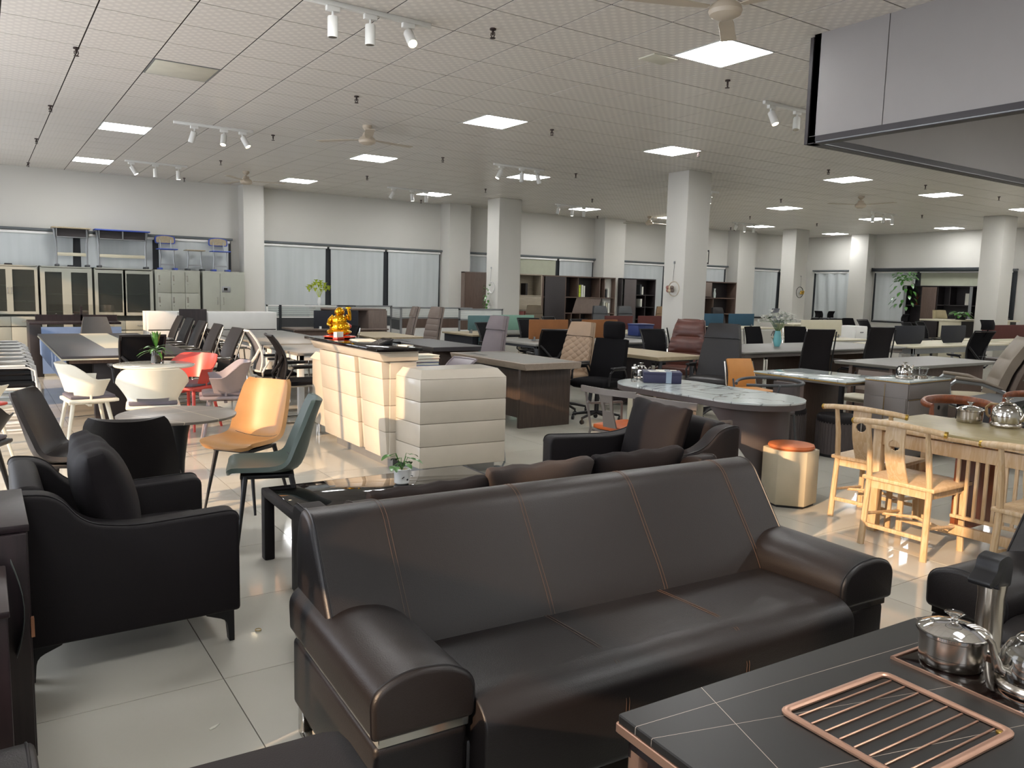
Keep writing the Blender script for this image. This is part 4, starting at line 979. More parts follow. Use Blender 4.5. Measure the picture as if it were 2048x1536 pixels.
# school desks and chairs on top
def school_desk(lab,x0,x1,topm,n):
    t=T('school_desk',lab,'desk',((x0+x1)/2,17.06,1.8)); h=(x1-x0)/2
    O('desk_top',G().box(-h-.04,h+.04,-.12,.20,.70,.725,.006),topm,t)
    O('book_box',G().box(-h+.03,h-.03,-.10,.16,.54,.55).box(-h+.03,h-.03,.15,.16,.54,.70).box(-h+.03,-h+.04,-.10,.16,.54,.70).box(h-.04,h-.03,-.10,.16,.54,.70),M.greymetal,t)
    O('box_inside',G().box(-h+.04,h-.04,-.02,.15,.55,.70),M.darklam,t)
    if n==2: O('divider',G().box(-.008,.008,-.10,.15,.54,.70),M.greymetal,t)
    for s in (-1,1):
        lg=O('leg',G().tube([(s*(h-.0),.03,.70),(s*(h-.03),.03,.45),(s*(h-.03),.03,.04)],[.022,.018,.018],8),M.greymetal,t); O('foot',G().box(s*(h-.03)-.03,s*(h-.03)+.03,-.14,.2,0,.045,.01),M.slgrey,lg)
    O('cross_bar',G().box(-h+.02,h-.02,.02,.045,.20,.26,.004),M.offwhite,t)
school_desk('single school desk with a wood top standing on the steel cabinets',1.20,1.76,M.oak,1)
school_desk('double school desk with a blue edged top standing on the steel cabinets',1.90,2.78,M.blue2,2)
def school_chair(lab,x,seatm,back=True):
    t=T('school_chair',lab,'chair',(x,17.08,1.8))
    O('seat',G().box(-.18,.18,-.16,.16,.395,.415,.008),seatm,t)
    for s in (-1,1):
        lg=O('leg',G().tube([(s*.13,0,.40),(s*.12,0,.25),(s*.14,0,.03)],.014,8),M.greymetal,t); O('foot',G().box(s*.14-.03,s*.14+.03,-.15,.15,0,.04,.008),M.slgrey if not back else M.blue2,lg)
        if back: O('upright',G().tube([(s*.10,.12,.40),(s*.10,.17,.62)],.010,6),M.greymetal,t)
    O('cross_bar',G().box(-.13,.13,-.01,.015,.09,.12),M.greymetal,t)
    if back:
        pr_=rp([(-.19,.52),(-.19,.66),(-.06,.69),(.06,.69),(.19,.66),(.19,.52)],.04,4); b=O('back_rim',G().prism(pr_,'y',.165,.185,.004,1),M.blue2,t)
        O('back_panel',G().prism([(a*.88,.60+(b_-.60)*.82) for a,b_ in pr_],'y',.158,.167,.002,1),M.oak,b)
school_chair('blue rimmed school chair on the cabinets beside the double desk',3.14,M.blue2); school_chair('backless school stool on the locker block',3.66,M.oak,False); school_chair('blue rimmed school chair at the right end above the safe cabinet',4.16,M.blue2)
# ---------------- furniture between the cabinets and the tables ----------------
t=T('partition_cabinet','long white low cabinet with a dark centre panel before the steel cabinets','cabinet',(3.5,14.85,0))
O('body',G().box(-1.12,1.12,0,.42,.05,1.05,.004),M.white,t)
for z0,z1 in ((.06,.72),(.74,1.04)):
    for x0,x1 in ((-1.1,-.62),(-.12,1.1)): O('front_panel',G().box(x0,x1,-.014,0,z0,z1,.003),M.white,t)
O('dark_panel',G().box(-.60,-.14,-.03,0,.06,1.10,.003),M.darkcab,t); O('groove_strip',G().box(-1.1,1.1,-.006,.0,.722,.738),M.black,t); O('plinth',G().box(-1.1,1.1,.02,.4,0,.05),M.darkgrey,t)
t=T('screened_workstation','dark brown workstation with clear glass screens before the glass door cabinets','desk',(1.3,15.2,0))
O('worktop',G().box(-.66,.66,-.5,.4,.84,.88,.004),M.darkcab,t); O('front_panel',G().box(-.5,.66,-.5,-.47,.05,.80),M.bluepanel,t); O('side_panel',G().box(-.66,-.5,-.5,.4,0,.84,.003),M.darklam,t)
O('screen_base',G().box(-.55,.66,-.02,.02,.88,.98),M.darkcab,t); O('glass_screen',G().box(-.35,.1,-.005,.005,.98,1.15),M.glass,t); O('glass_screen',G().box(.14,.62,-.005,.005,.98,1.15),M.glass,t); O('post',G().box(.105,.135,-.02,.02,.84,1.12),M.darkcab,t)
for x in (-.25,.0): O('screen_clip',G().ball((x,-.03,.99),.014,8),M.chrome,t)
t=T('office_partition','ribbed glass workstation partition in front of the yellow flowers','partition',(5.52,16.0,0))
O('frame',G().box(-.75,.75,-.02,.02,1.13,1.16).box(-.75,-.72,-.02,.02,0,1.16).box(.72,.75,-.02,.02,0,1.16).box(-.75,.75,-.02,.02,.90,.93),M.white,t)
for k in range(5): O('slat',G().box(-.72,.72,-.004,.004,.94+k*.038,.96+k*.038),M.frost,t)
O('glass',G().box(-.72,.72,-.002,.002,.93,1.13),M.glass,t); O('lower_panel',G().box(-.73,.73,-.015,.015,.55,.9),M.slgrey,t); O('base_panel',G().box(-.73,.73,-.015,.015,.05,.55),M.white,t); O('post',G().box(-.50,-.45,-.03,.03,0,1.16),M.dark,t)
def ribbed(lab,x,y,L,zt=1.16,rz=0,low=None):
    t=T('office_partition',lab,'partition',(x,y,0),rz); h=L/2
    O('frame',G().box(-h,h,-.02,.02,zt-.03,zt).box(-h,-h+.03,-.02,.02,0,zt).box(h-.03,h,-.02,.02,0,zt).box(-h,h,-.02,.02,zt-.25,zt-.22),M.greymetal,t)
    for k in range(5): O('slat',G().box(-h+.03,h-.03,-.006,.006,zt-.21+k*.037,zt-.19+k*.037),M.white,t)
    O('glass',G().box(-h+.03,h-.03,-.002,.002,zt-.22,zt-.03),M.frost,t)
    O('middle_panel',G().box(-h+.03,h-.03,-.015,.015,zt-.45,zt-.25),low or M.slgrey,t); O('base_panel',G().box(-h+.03,h-.03,-.015,.015,.05,zt-.45),M.white,t)
ribbed('ribbed glass partition behind the two brown high back chairs',8.2,15.4,2.0,low=M.walnutlam); ribbed('ribbed glass partition end panel left of the brown high back chairs',7.15,15.0,.7,rz=R(80))
ribbed('ribbed glass partition left of the slim column',8.95,14.6,1.1,low=M.walnutlam); ribbed('ribbed white partition behind the walnut workstation',7.2,16.4,1.0)
t=T('walnut_workstation','greige high workstation hutch with a navy screen behind the golden statue','desk',(5.85,15.0,0))
O('worktop',G().box(-1.0,.9,-.5,.3,.72,.75,.004),M.brownlam,t); O('end_panel',G().box(.55,.95,-.3,.35,0,1.10,.004),M.brownlam,t); O('hutch_top',G().box(-.2,.95,-.25,.35,1.10,1.13,.003),M.brownlam,t); O('hutch_back',G().box(-.2,.55,.3,.33,.75,1.10),M.walnutlam,t); O('modesty_panel',G().box(-1.0,.55,-.45,-.42,.1,.72),M.walnutlam,t)
sc_=O('screen',G().box(-.62,.27,-.46,-.43,.76,1.10,.008),M.screennavy,t)
for x in (-.5,.15): O('clamp',G().box(x-.02,x+.02,-.48,-.41,.72,.80,.003),M.white,sc_)
t=T('shelf_stand','low dark topped stand under the vase of yellow flowers','stand',(6.3,16.5,0))
O('top',G().box(-.5,.5,-.2,.2,1.13,1.15,.003),M.dark,t); O('body',G().box(-.4,.48,-.18,.18,0,1.13),M.white,t)
def flowers(lab,loc,vm,fm,lm,R_,H_,n,vh,vr,name='flower_vase',petals=False,seed=1):
    t=T(name,lab,'vase',loc); rr=random.Random(seed)
    O('vase',G().lathe([(0,0),(vr*.6,0),(vr,vh*.35),(vr*.75,vh*.8),(vr*.6,vh),(vr*.5,vh),(vr*.6,vh*.8),(0,.01)],20),vm,t)
    g=G(); tips=[]
    for i in range(n):
        a=i*2.4; r=R_*math.sqrt((i+.5)/n); z=vh+H_*(1-.55*(r/R_)**2)*(.75+.25*rr.random()); tips.append((r*math.cos(a),r*math.sin(a),z))
        g.tube([(0,0,vh*.8),(r*.4*math.cos(a),r*.4*math.sin(a),vh+H_*.4),tips[-1]],.002,4)
    O('stem',g,lm,t)
    for p in tips:
        g=G()
        g.ball(p,(.026,.026,.02) if petals else (.02,.02,.035),8)
        for k in range(5):
            b=k*1.256+p[0]*9
            leaf(g,p,(math.cos(b),math.sin(b),.5 if petals else .9),.07 if petals else .085,.026,.2,3)
        O('blossom',g,fm,t,80)
    return t
flowers('white vase of yellow green sprays on the dark stand before the blinds',(6.05,16.5,1.15),M.ceramic,M.leafy,M.leafy,.26,.36,26,.17,.045)
# ---------------- executive desks ----------------
def exec_desk(lab,x0,x1,y0,y1,topm,bodym,rz=0,th=.06,inlay=None,y_in=.2,pan=True,h=.76,legs=False):
    cx,cy=(x0+x1)/2,(y0+y1)/2; hx,hy=(x1-x0)/2,(y1-y0)/2
    t=T('office_desk',lab,'desk',(cx,cy,0),rz)
    tp=O('desk_top',G().prism([(-hx,h),(hx,h),(hx-.01,h-th),(-hx+.03,h-th)],'y',-hy,hy,.004,1),topm,t)
    if inlay: O('inlay',G().box(-hx+.06,hx-.05,-hy+.06,hy-.06,h-.001,h+.0015),inlay,tp)
    O('cable_slot',G().box(-hx+.18,-hx+.24,.3,.62,h,h+.003,.001),M.black,tp)
    if legs:
        for sy in (-1,1):
            O('leg_frame',G().tube([(-hx+.08,sy*(hy-.12),0),(-hx+.18,sy*(hy-.12),h-th-.01),(hx-.12,sy*(hy-.12),h-th-.01),(hx-.06,sy*(hy-.12),0)],.028,6),M.darkgrey,t)
        O('drawer_unit',G().box(-hx+.15,hx-.1,hy-.65,hy-.2,.05,h-th-.04),bodym,t)
    else:
        for s in (-1,1): O('end_panel',G().box(-hx+.08,hx-.02,s*(hy-.2)-.025,s*(hy-.2)+.025,0,h-th,.006),bodym,t)
        O('modesty_panel',G().box(-hx+.16,-hx+.18,-hy+.2,hy-.2,.10,h-th-.03),bodym,t)
        O('shadow_gap_rail',G().box(-hx+.10,hx-.06,-hy+.2,hy-.2,h-th-.03,h-th),M.black,t)
    return t
exec_desk('grey brown desk with a thick edged top right of the reception desk',4.98,5.80,7.20,8.87,M.desk1,M.desk2,th=.075,inlay=M.desk1e)
exec_desk('black topped desk behind the reception desk books',5.17,6.03,9.68,11.42,M.desk3,M.desk2,th=.06)
exec_desk('long pale oak desk behind the golden statue',5.25,6.15,11.85,13.4,M.oak,M.desk2,th=.035)
exec_desk('pale oak desk between the quilted chair and the brown leather chair',7.2,8.06,7.40,8.95,M.oak,M.darkcab,th=.05,legs=True)
t=T('teal_desk','pale topped desk with a teal door cabinet and a small teal screen','desk',(7.62,12.9,0))
O('worktop',G().box(-.25,.5,-.6,.55,.72,.75,.004),M.oak,t); O('leg_panel',G().box(-.22,-.12,-.55,.5,.05,.72),M.screennavy,t); d=O('cabinet_door',G().box(-.1,.46,-.59,-.55,.05,.70,.004),M.screenteal,t); O('handle',G().box(.16,.19,-.605,-.59,.42,.58,.004),M.black,d)
O('cabinet_body',G().box(-.1,.46,-.55,.5,0,.72),M.screennavy,t); s=O('screen',G().box(-.05,.48,-.1,-.07,.80,1.08,.02),M.screenteal,t); O('clamp',G().box(.0,.03,-.12,-.05,.74,.82),M.greymetal,s)
ec=exec_chair
e1=ec('tall brown grey leather chair with curved headrest, left of the pair by the ribbed partition',M.taupelea,(6.38,13.35,0),face(-.95,.25),h=1.22,w_=.44)
ec('tall brown grey chair with horizontal ribs, right of the pair by the ribbed partition',M.taupelea,(6.42,12.5,0),face(-1,-.05),'bands',h=1.24,w_=.46)
ec('tall mauve grey chair behind the black topped desk',M.greylea,(5.66,9.28,0),face(-1,-.08),h=1.21,w_=.46)
ec('tall beige leather chair with a diamond quilted back',M.beigelea,(6.32,8.2,0),face(-1,-.2),'quilt',h=1.17,w_=.50)
ec('black fabric chair with a rounded headrest and wheels before the quilted beige chair',M.blackfab,(6.2,7.38,0),face(-1,-.3),'headrest',h=1.22,w_=.50)
ec('brown leather executive chair with padded folds right of the pale desk',M.brownlea,(8.42,8.2,0),face(-.95,-.35),'puffy',h=1.2,w_=.56)
ec('tall black leather executive chair beside the brown leather one',M.leather,(7.8,7.0,0),face(-.95,-.4),h=1.2,w_=.56)
mc=mesh_chair('black mesh chair behind the orange screens, left of the quilted chair',M.black,M.blackmesh,(6.95,9.42,0),face(.3,.95),h=1.02,base='star')
# ---------------- screened workstations ----------------
def station(lab,x0,x1,y0,y1,topm,legm,scr,ys,z1=1.08,h=.75,name='workstation'):
    t=work_table(name,lab,'desk',x0,x1,y0,y1,topm,legm,leg=.05,apron=.04,h=h); cx,cy=(x0+x1)/2,(y0+y1)/2
    for (a,b,m_) in scr:
        s=O('screen',G().box(a-cx,b-cx,ys-cy-.012,ys-cy+.012,h+.03,z1,.01),m_,t)
        for x in (a+.1,b-.1): O('clamp',G().box(x-cx-.015,x-cx+.015,ys-cy-.03,ys-cy+.03,h-.02,h+.07,.003),M.greymetal,s)
    return t
station('grey topped workstation with two rounded orange screens',7.1,9.9,9.95,11.35,M.greytop,M.darkgrey,[(7.45,8.25,M.screenor),(8.55,9.35,M.screenor)],10.65,1.10)
station('dark workstation with a sage green screen behind the orange screens',8.2,9.7,12.6,13.8,M.greytop,M.darkgrey,[(8.35,9.35,M.screengreen)],13.2,1.08)
station('pale workstation with two red screens behind the orange ones',11.0,13.3,12.3,13.6,M.offwhite,M.white,[(11.05,11.85,M.screenred),(12.0,12.9,M.screenred)],13.0,1.08)
station('dark workstation with a blue grey screen left of the big middle column',10.1,12.0,10.6,11.9,M.darkgrey,M.darkgrey,[(10.65,11.5,mat('blue_grey_screen','333c46',.8))],10.7,1.12)
t=T('crate','blue crate beside the blue grey screen left of the big column','crate',(10.75,11.55,.75)); O('body',G().box(-.2,.2,-.15,.15,.0,.22,.01),M.blue,t); O('rim',G().box(-.21,.21,-.16,.16,.2,.23,.004),M.blue,t)
station('workstation with two deep teal screens right of the big middle column',15.2,17.8,13.6,14.9,M.offwhite,M.white,[(15.3,16.1,M.screenteal2),(16.3,17.3,M.screenteal2)],14.2,1.10)
for (lab,x,y,fx,fy,kw) in [
 ('black mesh chair behind the tall mauve grey chair',8.5,11.95,-.2,-1,dict(h=1.05)),
 ('slate grey backed mesh chair left of the orange screens',7.5,11.7,.1,-1,dict(h=.98)),
 ('low black chair before the dark bookcase, left one',10.3,12.6,0,-1,dict(h=1.0)),
 ('low black chair before the dark bookcase, right one',10.55,13.9,.3,-1,dict(h=1.0)),
 ('grey armed black chair between the orange screen and the big column',9.15,9.35,-.3,-.95,dict(h=.98))]:
    mesh_chair(lab,M.black,M.blackmesh,(x,y,0),face(fx,fy),base='star',**kw)
g1=ec('beige grey headrest chair before the red accented bookcase',M.olive,(10.9,15.4,0),face(-.6,-.8),h=1.22)
dup(g1,(13.25,15.6,0),face(-.3,-.9),'slate grey headrest chair before the dark bookcase, left one',recol={'olive_leather':M.slgrey})
dup(g1,(14.1,15.6,0),face(-.3,-.9),'slate grey headrest chair before the dark bookcase, right one',recol={'olive_leather':M.slgrey})
dup(g1,(15.6,15.8,0),face(-.5,-.8),'camel brown chair with a wide round headrest left of the big column',recol={'olive_leather':M.camel})
dup(g1,(17.6,15.5,0),face(-.2,-1),'black headrest chair before the bookcase right of the big column',recol={'olive_leather':M.leather})
# ---------------- bookcases ----------------
def bookcase(lab,W,Z,loc,rz,fm,bm,vert,hor,doors,D=.38,name='bookcase'):
    t=T(name,lab,'bookcase',loc,rz); h=W/2
    O('carcass',G().box(-h,-h+.03,0,D,0,Z,.003).box(h-.03,h,0,D,0,Z,.003).box(-h,h,0,D,Z-.03,Z,.003).box(-h,h,0,D,0,.06),fm,t)
    O('back_board',G().box(-h+.03,h-.03,D-.02,D,.06,Z-.03),bm,t)
    for (x,z0,z1) in vert: O('divider',G().box(x-h-.012,x-h+.012,.01,D-.02,z0,z1),fm,t)
    for (z,x0,x1) in hor: O('shelf',G().box(x0-h,x1-h,.005,D-.02,z-.012,z+.012),fm,t)
    for (x0,x1,z0,z1,m_) in doors: O('door',G().box(x0-h+.004,x1-h-.004,-.012,.008,z0,z1,.003),m_,t)
    return t
YB2=16.8
bookcase('brown door bookcase with a red base left of the slim column',1.2,1.99,(10.4,YB2,0),0,M.brownlam,M.darklam,[(.62,.06,1.96)],[(1.3,.62,1.17),(.75,.62,1.17)],[(.02,.60,.85,1.97,M.walnutlam),(.02,.60,.05,.84,M.redlam)])
bookcase('greige bookcase with red panels just right of the slim column',1.10,1.99,(11.58,YB2,0),0,M.greige,M.greige,[(.34,1.45,1.96),(.55,.4,1.05),(.82,.4,1.05)],[(1.44,0,1.1),(1.06,0,1.1),(.4,0,1.1)],[(.03,.33,1.46,1.95,M.redlam),(.03,1.07,1.08,1.42,M.greige),(.32,.54,.42,1.04,M.redlam),(.56,.80,.42,1.04,M.redlam)])
t=bookcase('large dark open bookcase with a slanted panel behind the slate grey chairs',2.5,1.98,(13.38,YB2,0),0,M.walnutlam,M.darklam,[(.05,.05,1.95),(.78,.05,1.95),(1.2,1.42,1.95),(1.95,1.42,1.95),(2.12,1.42,1.95),(1.0,.3,.98),(1.3,.3,.98),(1.75,.3,.98)],[(1.42,.05,2.47),(1.0,.78,2.47),(1.4,.05,.78),(.9,.05,.78),(.55,.78,2.47)],[])
O('slanted_panel',G().prism([(-.22,1.01),(.62,1.01),(.78,1.41),(-.08,1.41)],'y',.02,.035),M.brownlam,t)
O('door',G().box(-1.16,-.5,-.01,.005,.06,1.95,.003),M.darklam,t)
bookcase('narrow dark bookcase with a grained door left of the big middle column',1.3,1.98,(15.5,YB2,0),0,M.darklam,M.darklam,[(.56,.06,1.95),(.92,.85,1.55),(.92,.4,.82)],[(1.52,.56,1.28),(1.18,.56,1.28),(.83,.56,1.28)],[(.10,.54,.06,1.95,M.taupe2)])
bookcase('dark bookcase right of the big middle column',1.55,1.98,(18.8,YB2,0),0,M.walnutlam,M.darklam,[(.45,1.5,1.95),(.55,.6,1.45)],[(1.48,0,1.5),(1.0,0,1.5),(.6,0,1.5)],[(.03,.43,1.52,1.94,M.brownlam)])
t=bookcase('long dark bookcase with grey uprights on the right wall behind the beige chair',2.5,2.0,(22.95,12.1,0),-PI/2,M.darklam,M.darklam,[(.52,.06,1.97),(1.0,.06,1.97),(1.9,.06,1.97),(1.35,1.45,1.97)],[(1.42,.02,.5),(1.45,1.0,2.45),(.9,1.0,2.45),(.9,.02,.5)],[(.54,.98,.5,1.96,M.walnutlam)])
for x in (-1.22,.68): O('grey_upright',G().box(x-.03,x+.05,-.02,.0,.05,1.98),M.greymetal,t)
def book(lab,loc,rz,w_,d,h_,m_,grp=None,name='book'):
    t=T(name,lab,'book',loc,rz,grp); O('cover',G().box(-w_/2,-w_/2+.004,-d/2,d/2,0,h_).box(w_/2-.004,w_/2,-d/2,d/2,0,h_).box(-w_/2,w_/2,-d/2,-d/2+.004,0,h_),m_,t)
    O('pages',G().box(-w_/2+.004,w_/2-.004,-d/2+.004,d/2-.006,.004,h_-.006),M.paper,t)
for k,(x,z,h_,m_,l) in enumerate([(11.68,1.455,.30,M.darklam,'tall black book on the upper shelf of the red accented bookcase'),(13.42,1.435,.32,M.leafy,'yellow edged file, left one on the top shelf of the large dark bookcase'),(13.50,1.435,.32,M.paper,'white file beside the yellow edged file'),(13.57,1.435,.30,M.paper,'slim white file at the right of the yellow edged file'),
  (14.42,1.435,.25,M.paper,'white book in the top right corner of the large dark bookcase'),(14.36,1.435,.22,M.slgrey,'grey book in the top right corner of the large dark bookcase'),(14.30,1.013,.30,M.paper,'white album on the middle shelf of the large dark bookcase, left one'),(14.38,1.013,.28,M.offwhite,'cream album on the middle shelf of the large dark bookcase'),(14.45,1.013,.26,M.paper,'white album on the middle shelf at the right end'),
  (15.62,1.535,.28,M.slgrey,'tall grey book on the upper shelf of the narrow dark bookcase'),(15.69,1.535,.22,M.paper,'thin white book on the upper shelf of the narrow dark bookcase'),(15.66,1.195,.22,M.paper,'white book on the middle shelf of the narrow dark bookcase')]):
    book(l,(x,YB2+.16,z),0,.06,.22,h_,m_)
book('white upright file in the far right bookcase',(23.12,11.55,1.465),PI/2,.10,.2,.33,M.paper); book('patterned purple box file low in the far right bookcase',(23.12,11.15,.915),PI/2,.12,.2,.30,mat('purple_card','4b4470',.6))
t=T('ornament','reddish branch ornament in the left bay of the far right bookcase','ornament',(23.15,13.05,1.432)); O('base',G().cyl(0,0,0,.03,.05,12),M.walnut,t); O('branch',G().tube([(0,0,.02),(.03,.03,.12),(-.02,.0,.22),(.04,.02,.34)],[.02,.016,.012,.006],6).tube([(.01,0,.18),(.0,-.08,.28)],[.01,.004],5),M.walnut,t)
t=T('vase','glass vase on the top shelf right of the big column','vase',(18.75,16.95,1.492)); O('body',G().lathe([(0,0),(.04,0),(.05,.12),(.025,.22),(.04,.28),(.035,.28),(.02,.22),(0,.02)],16),M.frost,t)
# hanging wall planters on the columns
def hang(lab,loc,rz,m_,plantm,R_=.11,trail=0,fill=None,seed=2):
    t=T('wall_planter',lab,'planter',loc,rz); rr=random.Random(seed)
    O('bowl',G().lathe([(0,-.10),(R_*.2,-.10),(R_*.75,-.085),(R_,-.03),(R_,.0),(R_*.93,.0),(R_*.7,-.07),(R_*.2,-.085),(0,-.085)],24,M=Matrix.Rotation(PI/2,4,'X')),m_,t)
    O('cord',G().tube([(0,-.02,R_),(.01,-.01,R_+.30)],.003,5),M.slgrey,t); O('hook',G().box(-.015,.015,-.015,0,R_+.29,R_+.33,.003),M.greymetal,t)
    n=26 if trail else 8
    if fill:
        for i in range(6): O('ball_flower',G().ball(((i%3-1)*.05,-.075-.01*(i%2),-.03+.05*(i//3)),.034,10),fill[i%len(fill)],t)
    if plantm:
        for i in range(n):
            a=i*2.4; z=-trail*(i/n)**1.2+.03*rr.random() if trail else .05*math.sin(a)
            g=G(); leaf(g,(.07*math.cos(a)*(1 if i<8 else .7)-.03*(i/n),-.08-.05*abs(math.sin(a)),z+.03),(math.cos(a),-.6,.2-.6*(i>8)),.085,.028,.5); O('leaf',g,plantm,t,80)
    return t
hang('round wall planter with trailing green leaves on the slim column',(9.66,15.35,1.62),-PI/2,M.ceramic,M.leafm,.13,.75)
hang('cream ring wall planter holding pink and cream ball flowers on the big middle column',(9.75,9.72,1.66),-PI/2,mat('cream_ceramic','b5a995',.5),None,.13,0,[mat('dusty_pink_petal','8c6058',.7),mat('cream_petal','b3a48a',.7),M.brownlam])
hang('dark round wall planter with a golden centre on the far column',(20.72,15.34,1.72),0,M.black,None,.17,0,[M.brass])
t=T('wall_wreath','dark twig wreath on the side of the wall pilaster','wreath',(10.06,17.15,2.5)); O('twigs',G().tube([(0.02,.10*math.cos(a),.20*math.sin(a)) for a in [i*PI/8 for i in range(16)]],.025,6,True),M.sprink,t)
# ---------------- oval marble table with its chairs ----------------
t=T('oval_table','oval marble topped table with a curved dark base and cream far end','table',(5.17,4.72,0))
def stad(r,L,n=14): return [(r*math.cos(a),L+r*math.sin(a)) for a in [PI*i/n for i in range(n+1)]]+[(-r*math.cos(a),-L-r*math.sin(a)) for a in [PI*i/n for i in range(n+1)]]
O('marble_top',G().prism(stad(.42,.50),'z',.745,.76,.002,1),M.marble,t)
O('apron',G().prism(stad(.417,.50),'z',.70,.745,.002,1),M.taupe2,t)
def curvebase(sgn,m_,hole=None):
    def f(u,v):
        z=.70*(1-v); cut=(.0+1.45*v**.9 if v>0 else 0)
        a0=PI+cut if sgn<0 else PI-cut*0; a1=2*PI; a=a0+(a1-a0)*u if sgn<0 else PI*u
        return (.37*math.cos(a),sgn*.40+(.37*math.sin(a)),z)
    return G().surf(f,26,14,.03,hole=hole)
O('curved_base',curvebase(-1,M.taupe2),M.taupe2,t,60)
fb=O('far_base',curvebase(1,M.pwhite,hole=lambda u,v:((u-.62)/.07)**2+((v-.35)/.16)**2<1),M.offwhite,t,60)
O('middle_panel',G().box(-.30,.30,.28,.32,0,.70,.004),M.offwhite,t); O('copper_inside_panel',G().box(.05,.33,-.62,-.60,.0,.62),mat('copper_lacquer','8e4a28',.35,.3,var=.25,vs_=8),t)
O('inlay_line',G().box(-.18,.22,.24,.246,.7602,.7612).box(-.18,.22,-.30,-.294,.7602,.7612).box(-.18,-.174,-.30,.246,.7602,.7612).box(.214,.22,-.30,.246,.7602,.7612),M.black,t)
def frame_chair(lab,loc,rz,splat=True):
    t=T('metal_armchair',lab,'chair',loc,rz)
    O('seat',G().soft(-.23,.23,-.20,.24,.425,.475,.022,6,(0,0,.008)),M.orange2,t)
    for s in (-1,1):
        g=G(); g.tube([(s*.255,.22,0),(s*.25,.20,.62)],.013,4).tube([(s*.25,.20,.62),(s*.26,-.2,.64),(s*.24,-.26,.66)],.013,4); O('front_leg',g,M.taupe,t)
        O('rear_leg',G().tube([(s*.25,-.30,0),(s*.23,-.22,.44),(s*.26,-.27,.78)],.014,4),M.taupe,t)
    O('back_rail',G().surf(lambda u,v:((u*2-1)*.29,-.28-.04*(1-(u*2-1)**2),.745+.05*v),12,2,.02),M.taupe,t)
    O('back_splat',G().surf(lambda u,v:((u*2-1)*(.055+.03*abs(v-.5)),-.24-.07*v,.47+.28*v),8,12,.012,hole=lambda u,v:((u-.5)/.3)**2+((v-.6)/.14)**2<1),M.taupe,t)
    O('seat_rail',G().box(-.235,.235,-.20,.22,.405,.425,.004),M.taupe,t); return t
frame_chair('grey metal armchair with orange seat left of the oval marble table, nearer one',(4.50,4.26,0),face(1,.1))
frame_chair('grey metal armchair with orange seat left of the oval marble table, farther one',(4.50,4.93,0),face(1,.15))
t=T('arch_armchair','dark armchair with a thin horseshoe arm rail behind the oval marble table','chair',(6.35,5.05,0),face(-1,.1))
O('arm_rail',G().tube([(.31*math.sin(a)*1.05,-.12-.24*math.cos(a) if abs(a)<PI/2 else -.12+.30*(abs(a)-PI/2),.755-.03*abs(a)/PI) for a in [(-1+2*i/24)*R(168) for i in range(25)]],.015,8),M.slgrey,t)
O('seat',G().soft(-.23,.23,-.22,.24,.43,.48,.022,6,(0,0,.01)),M.taupe2,t); O('back_panel',G().surf(lambda u,v:((u*2-1)*.16,-.34-.0*v+.05*(2*u-1)**2-.02,.5+.22*v),8,5,.03),M.taupe2,t)
for sx in (-1,1):
    for sy in (-1,1): O('leg',G().tube([(sx*.22,sy*.2,.44),(sx*.25,sy*.25,0)],.012,8),M.slgrey,t)
    O('arm_post',G().tube([(sx*.22,.12,.44),(sx*.31,.10,.74)],.010,8),M.slgrey,t)
t=T('gift_box','navy blue box with white label cards and clear tape on the oval marble table','box',(5.22,5.30,.762),R(-40))
O('carton',G().box(-.17,.17,-.12,.12,0,.085,.004),M.navy,t); O('lid',G().box(-.174,.174,-.124,.124,.075,.10,.004),M.navy,t); O('label_card',G().box(-.13,.02,-.10,.02,.1005,.103,M=Matrix.Rotation(R(8),4,'Z')).box(-.05,.14,.04,.11,.1005,.103),M.paper,t); O('tape',G().box(.03,.08,-.126,.126,.0,.1045),M.tape,t)
O('label_print',G().box(-.10,-.03,-.06,-.05,.1032,.1036).box(-.10,-.03,-.045,-.035,.1032,.1036),M.slgrey,t)
kettle('glass kettle peeking out behind the navy box',5.22,5.58,.762,R(100),.9)
t=T('tea_canister','slim glass canister with a steel lid left of the navy box','canister',(5.0,5.43,.762)); O('glass',G().lathe([(0,0),(.03,0),(.03,.12),(.027,.12),(.027,.005),(0,.005)],18),M.glass,t); O('lid',G().lathe([(0,.12),(.032,.12),(.03,.135),(.01,.14),(.014,.155),(0,.16)],18),M.chrome,t)
# hexagonal stool
t=T('hexagonal_stool','cream hexagonal stool with an orange round cushion','stool',(5.10,3.76,0),R(11))
hx=lambda r,o=0:[(r*math.cos(PI/3*i+o),r*math.sin(PI/3*i+o)) for i in range(6)]
O('body',G().prism(hx(.205),'z',.02,.43,.004,1),M.pwhite if False else mat('cream_leatherette','b5aa92',.5),t); O('plinth',G().prism(hx(.185),'z',0,.02),M.black,t)
O('cushion',G().lathe([(0,.43),(.16,.43),(.172,.445),(.165,.462),(.12,.47),(0,.468)],36),M.orange2 if False else mat('orange_cushion','b9683c',.6),t)
O('seam',G().box(-.001,.001,-.1785,-.177,.02,.43,M=Matrix.Rotation(R(30),4,'Z')).box(-.0015,.0015,-.179,-.176,.02,.43,M=tr(.02,0,0,R(-30))),M.piping,t)
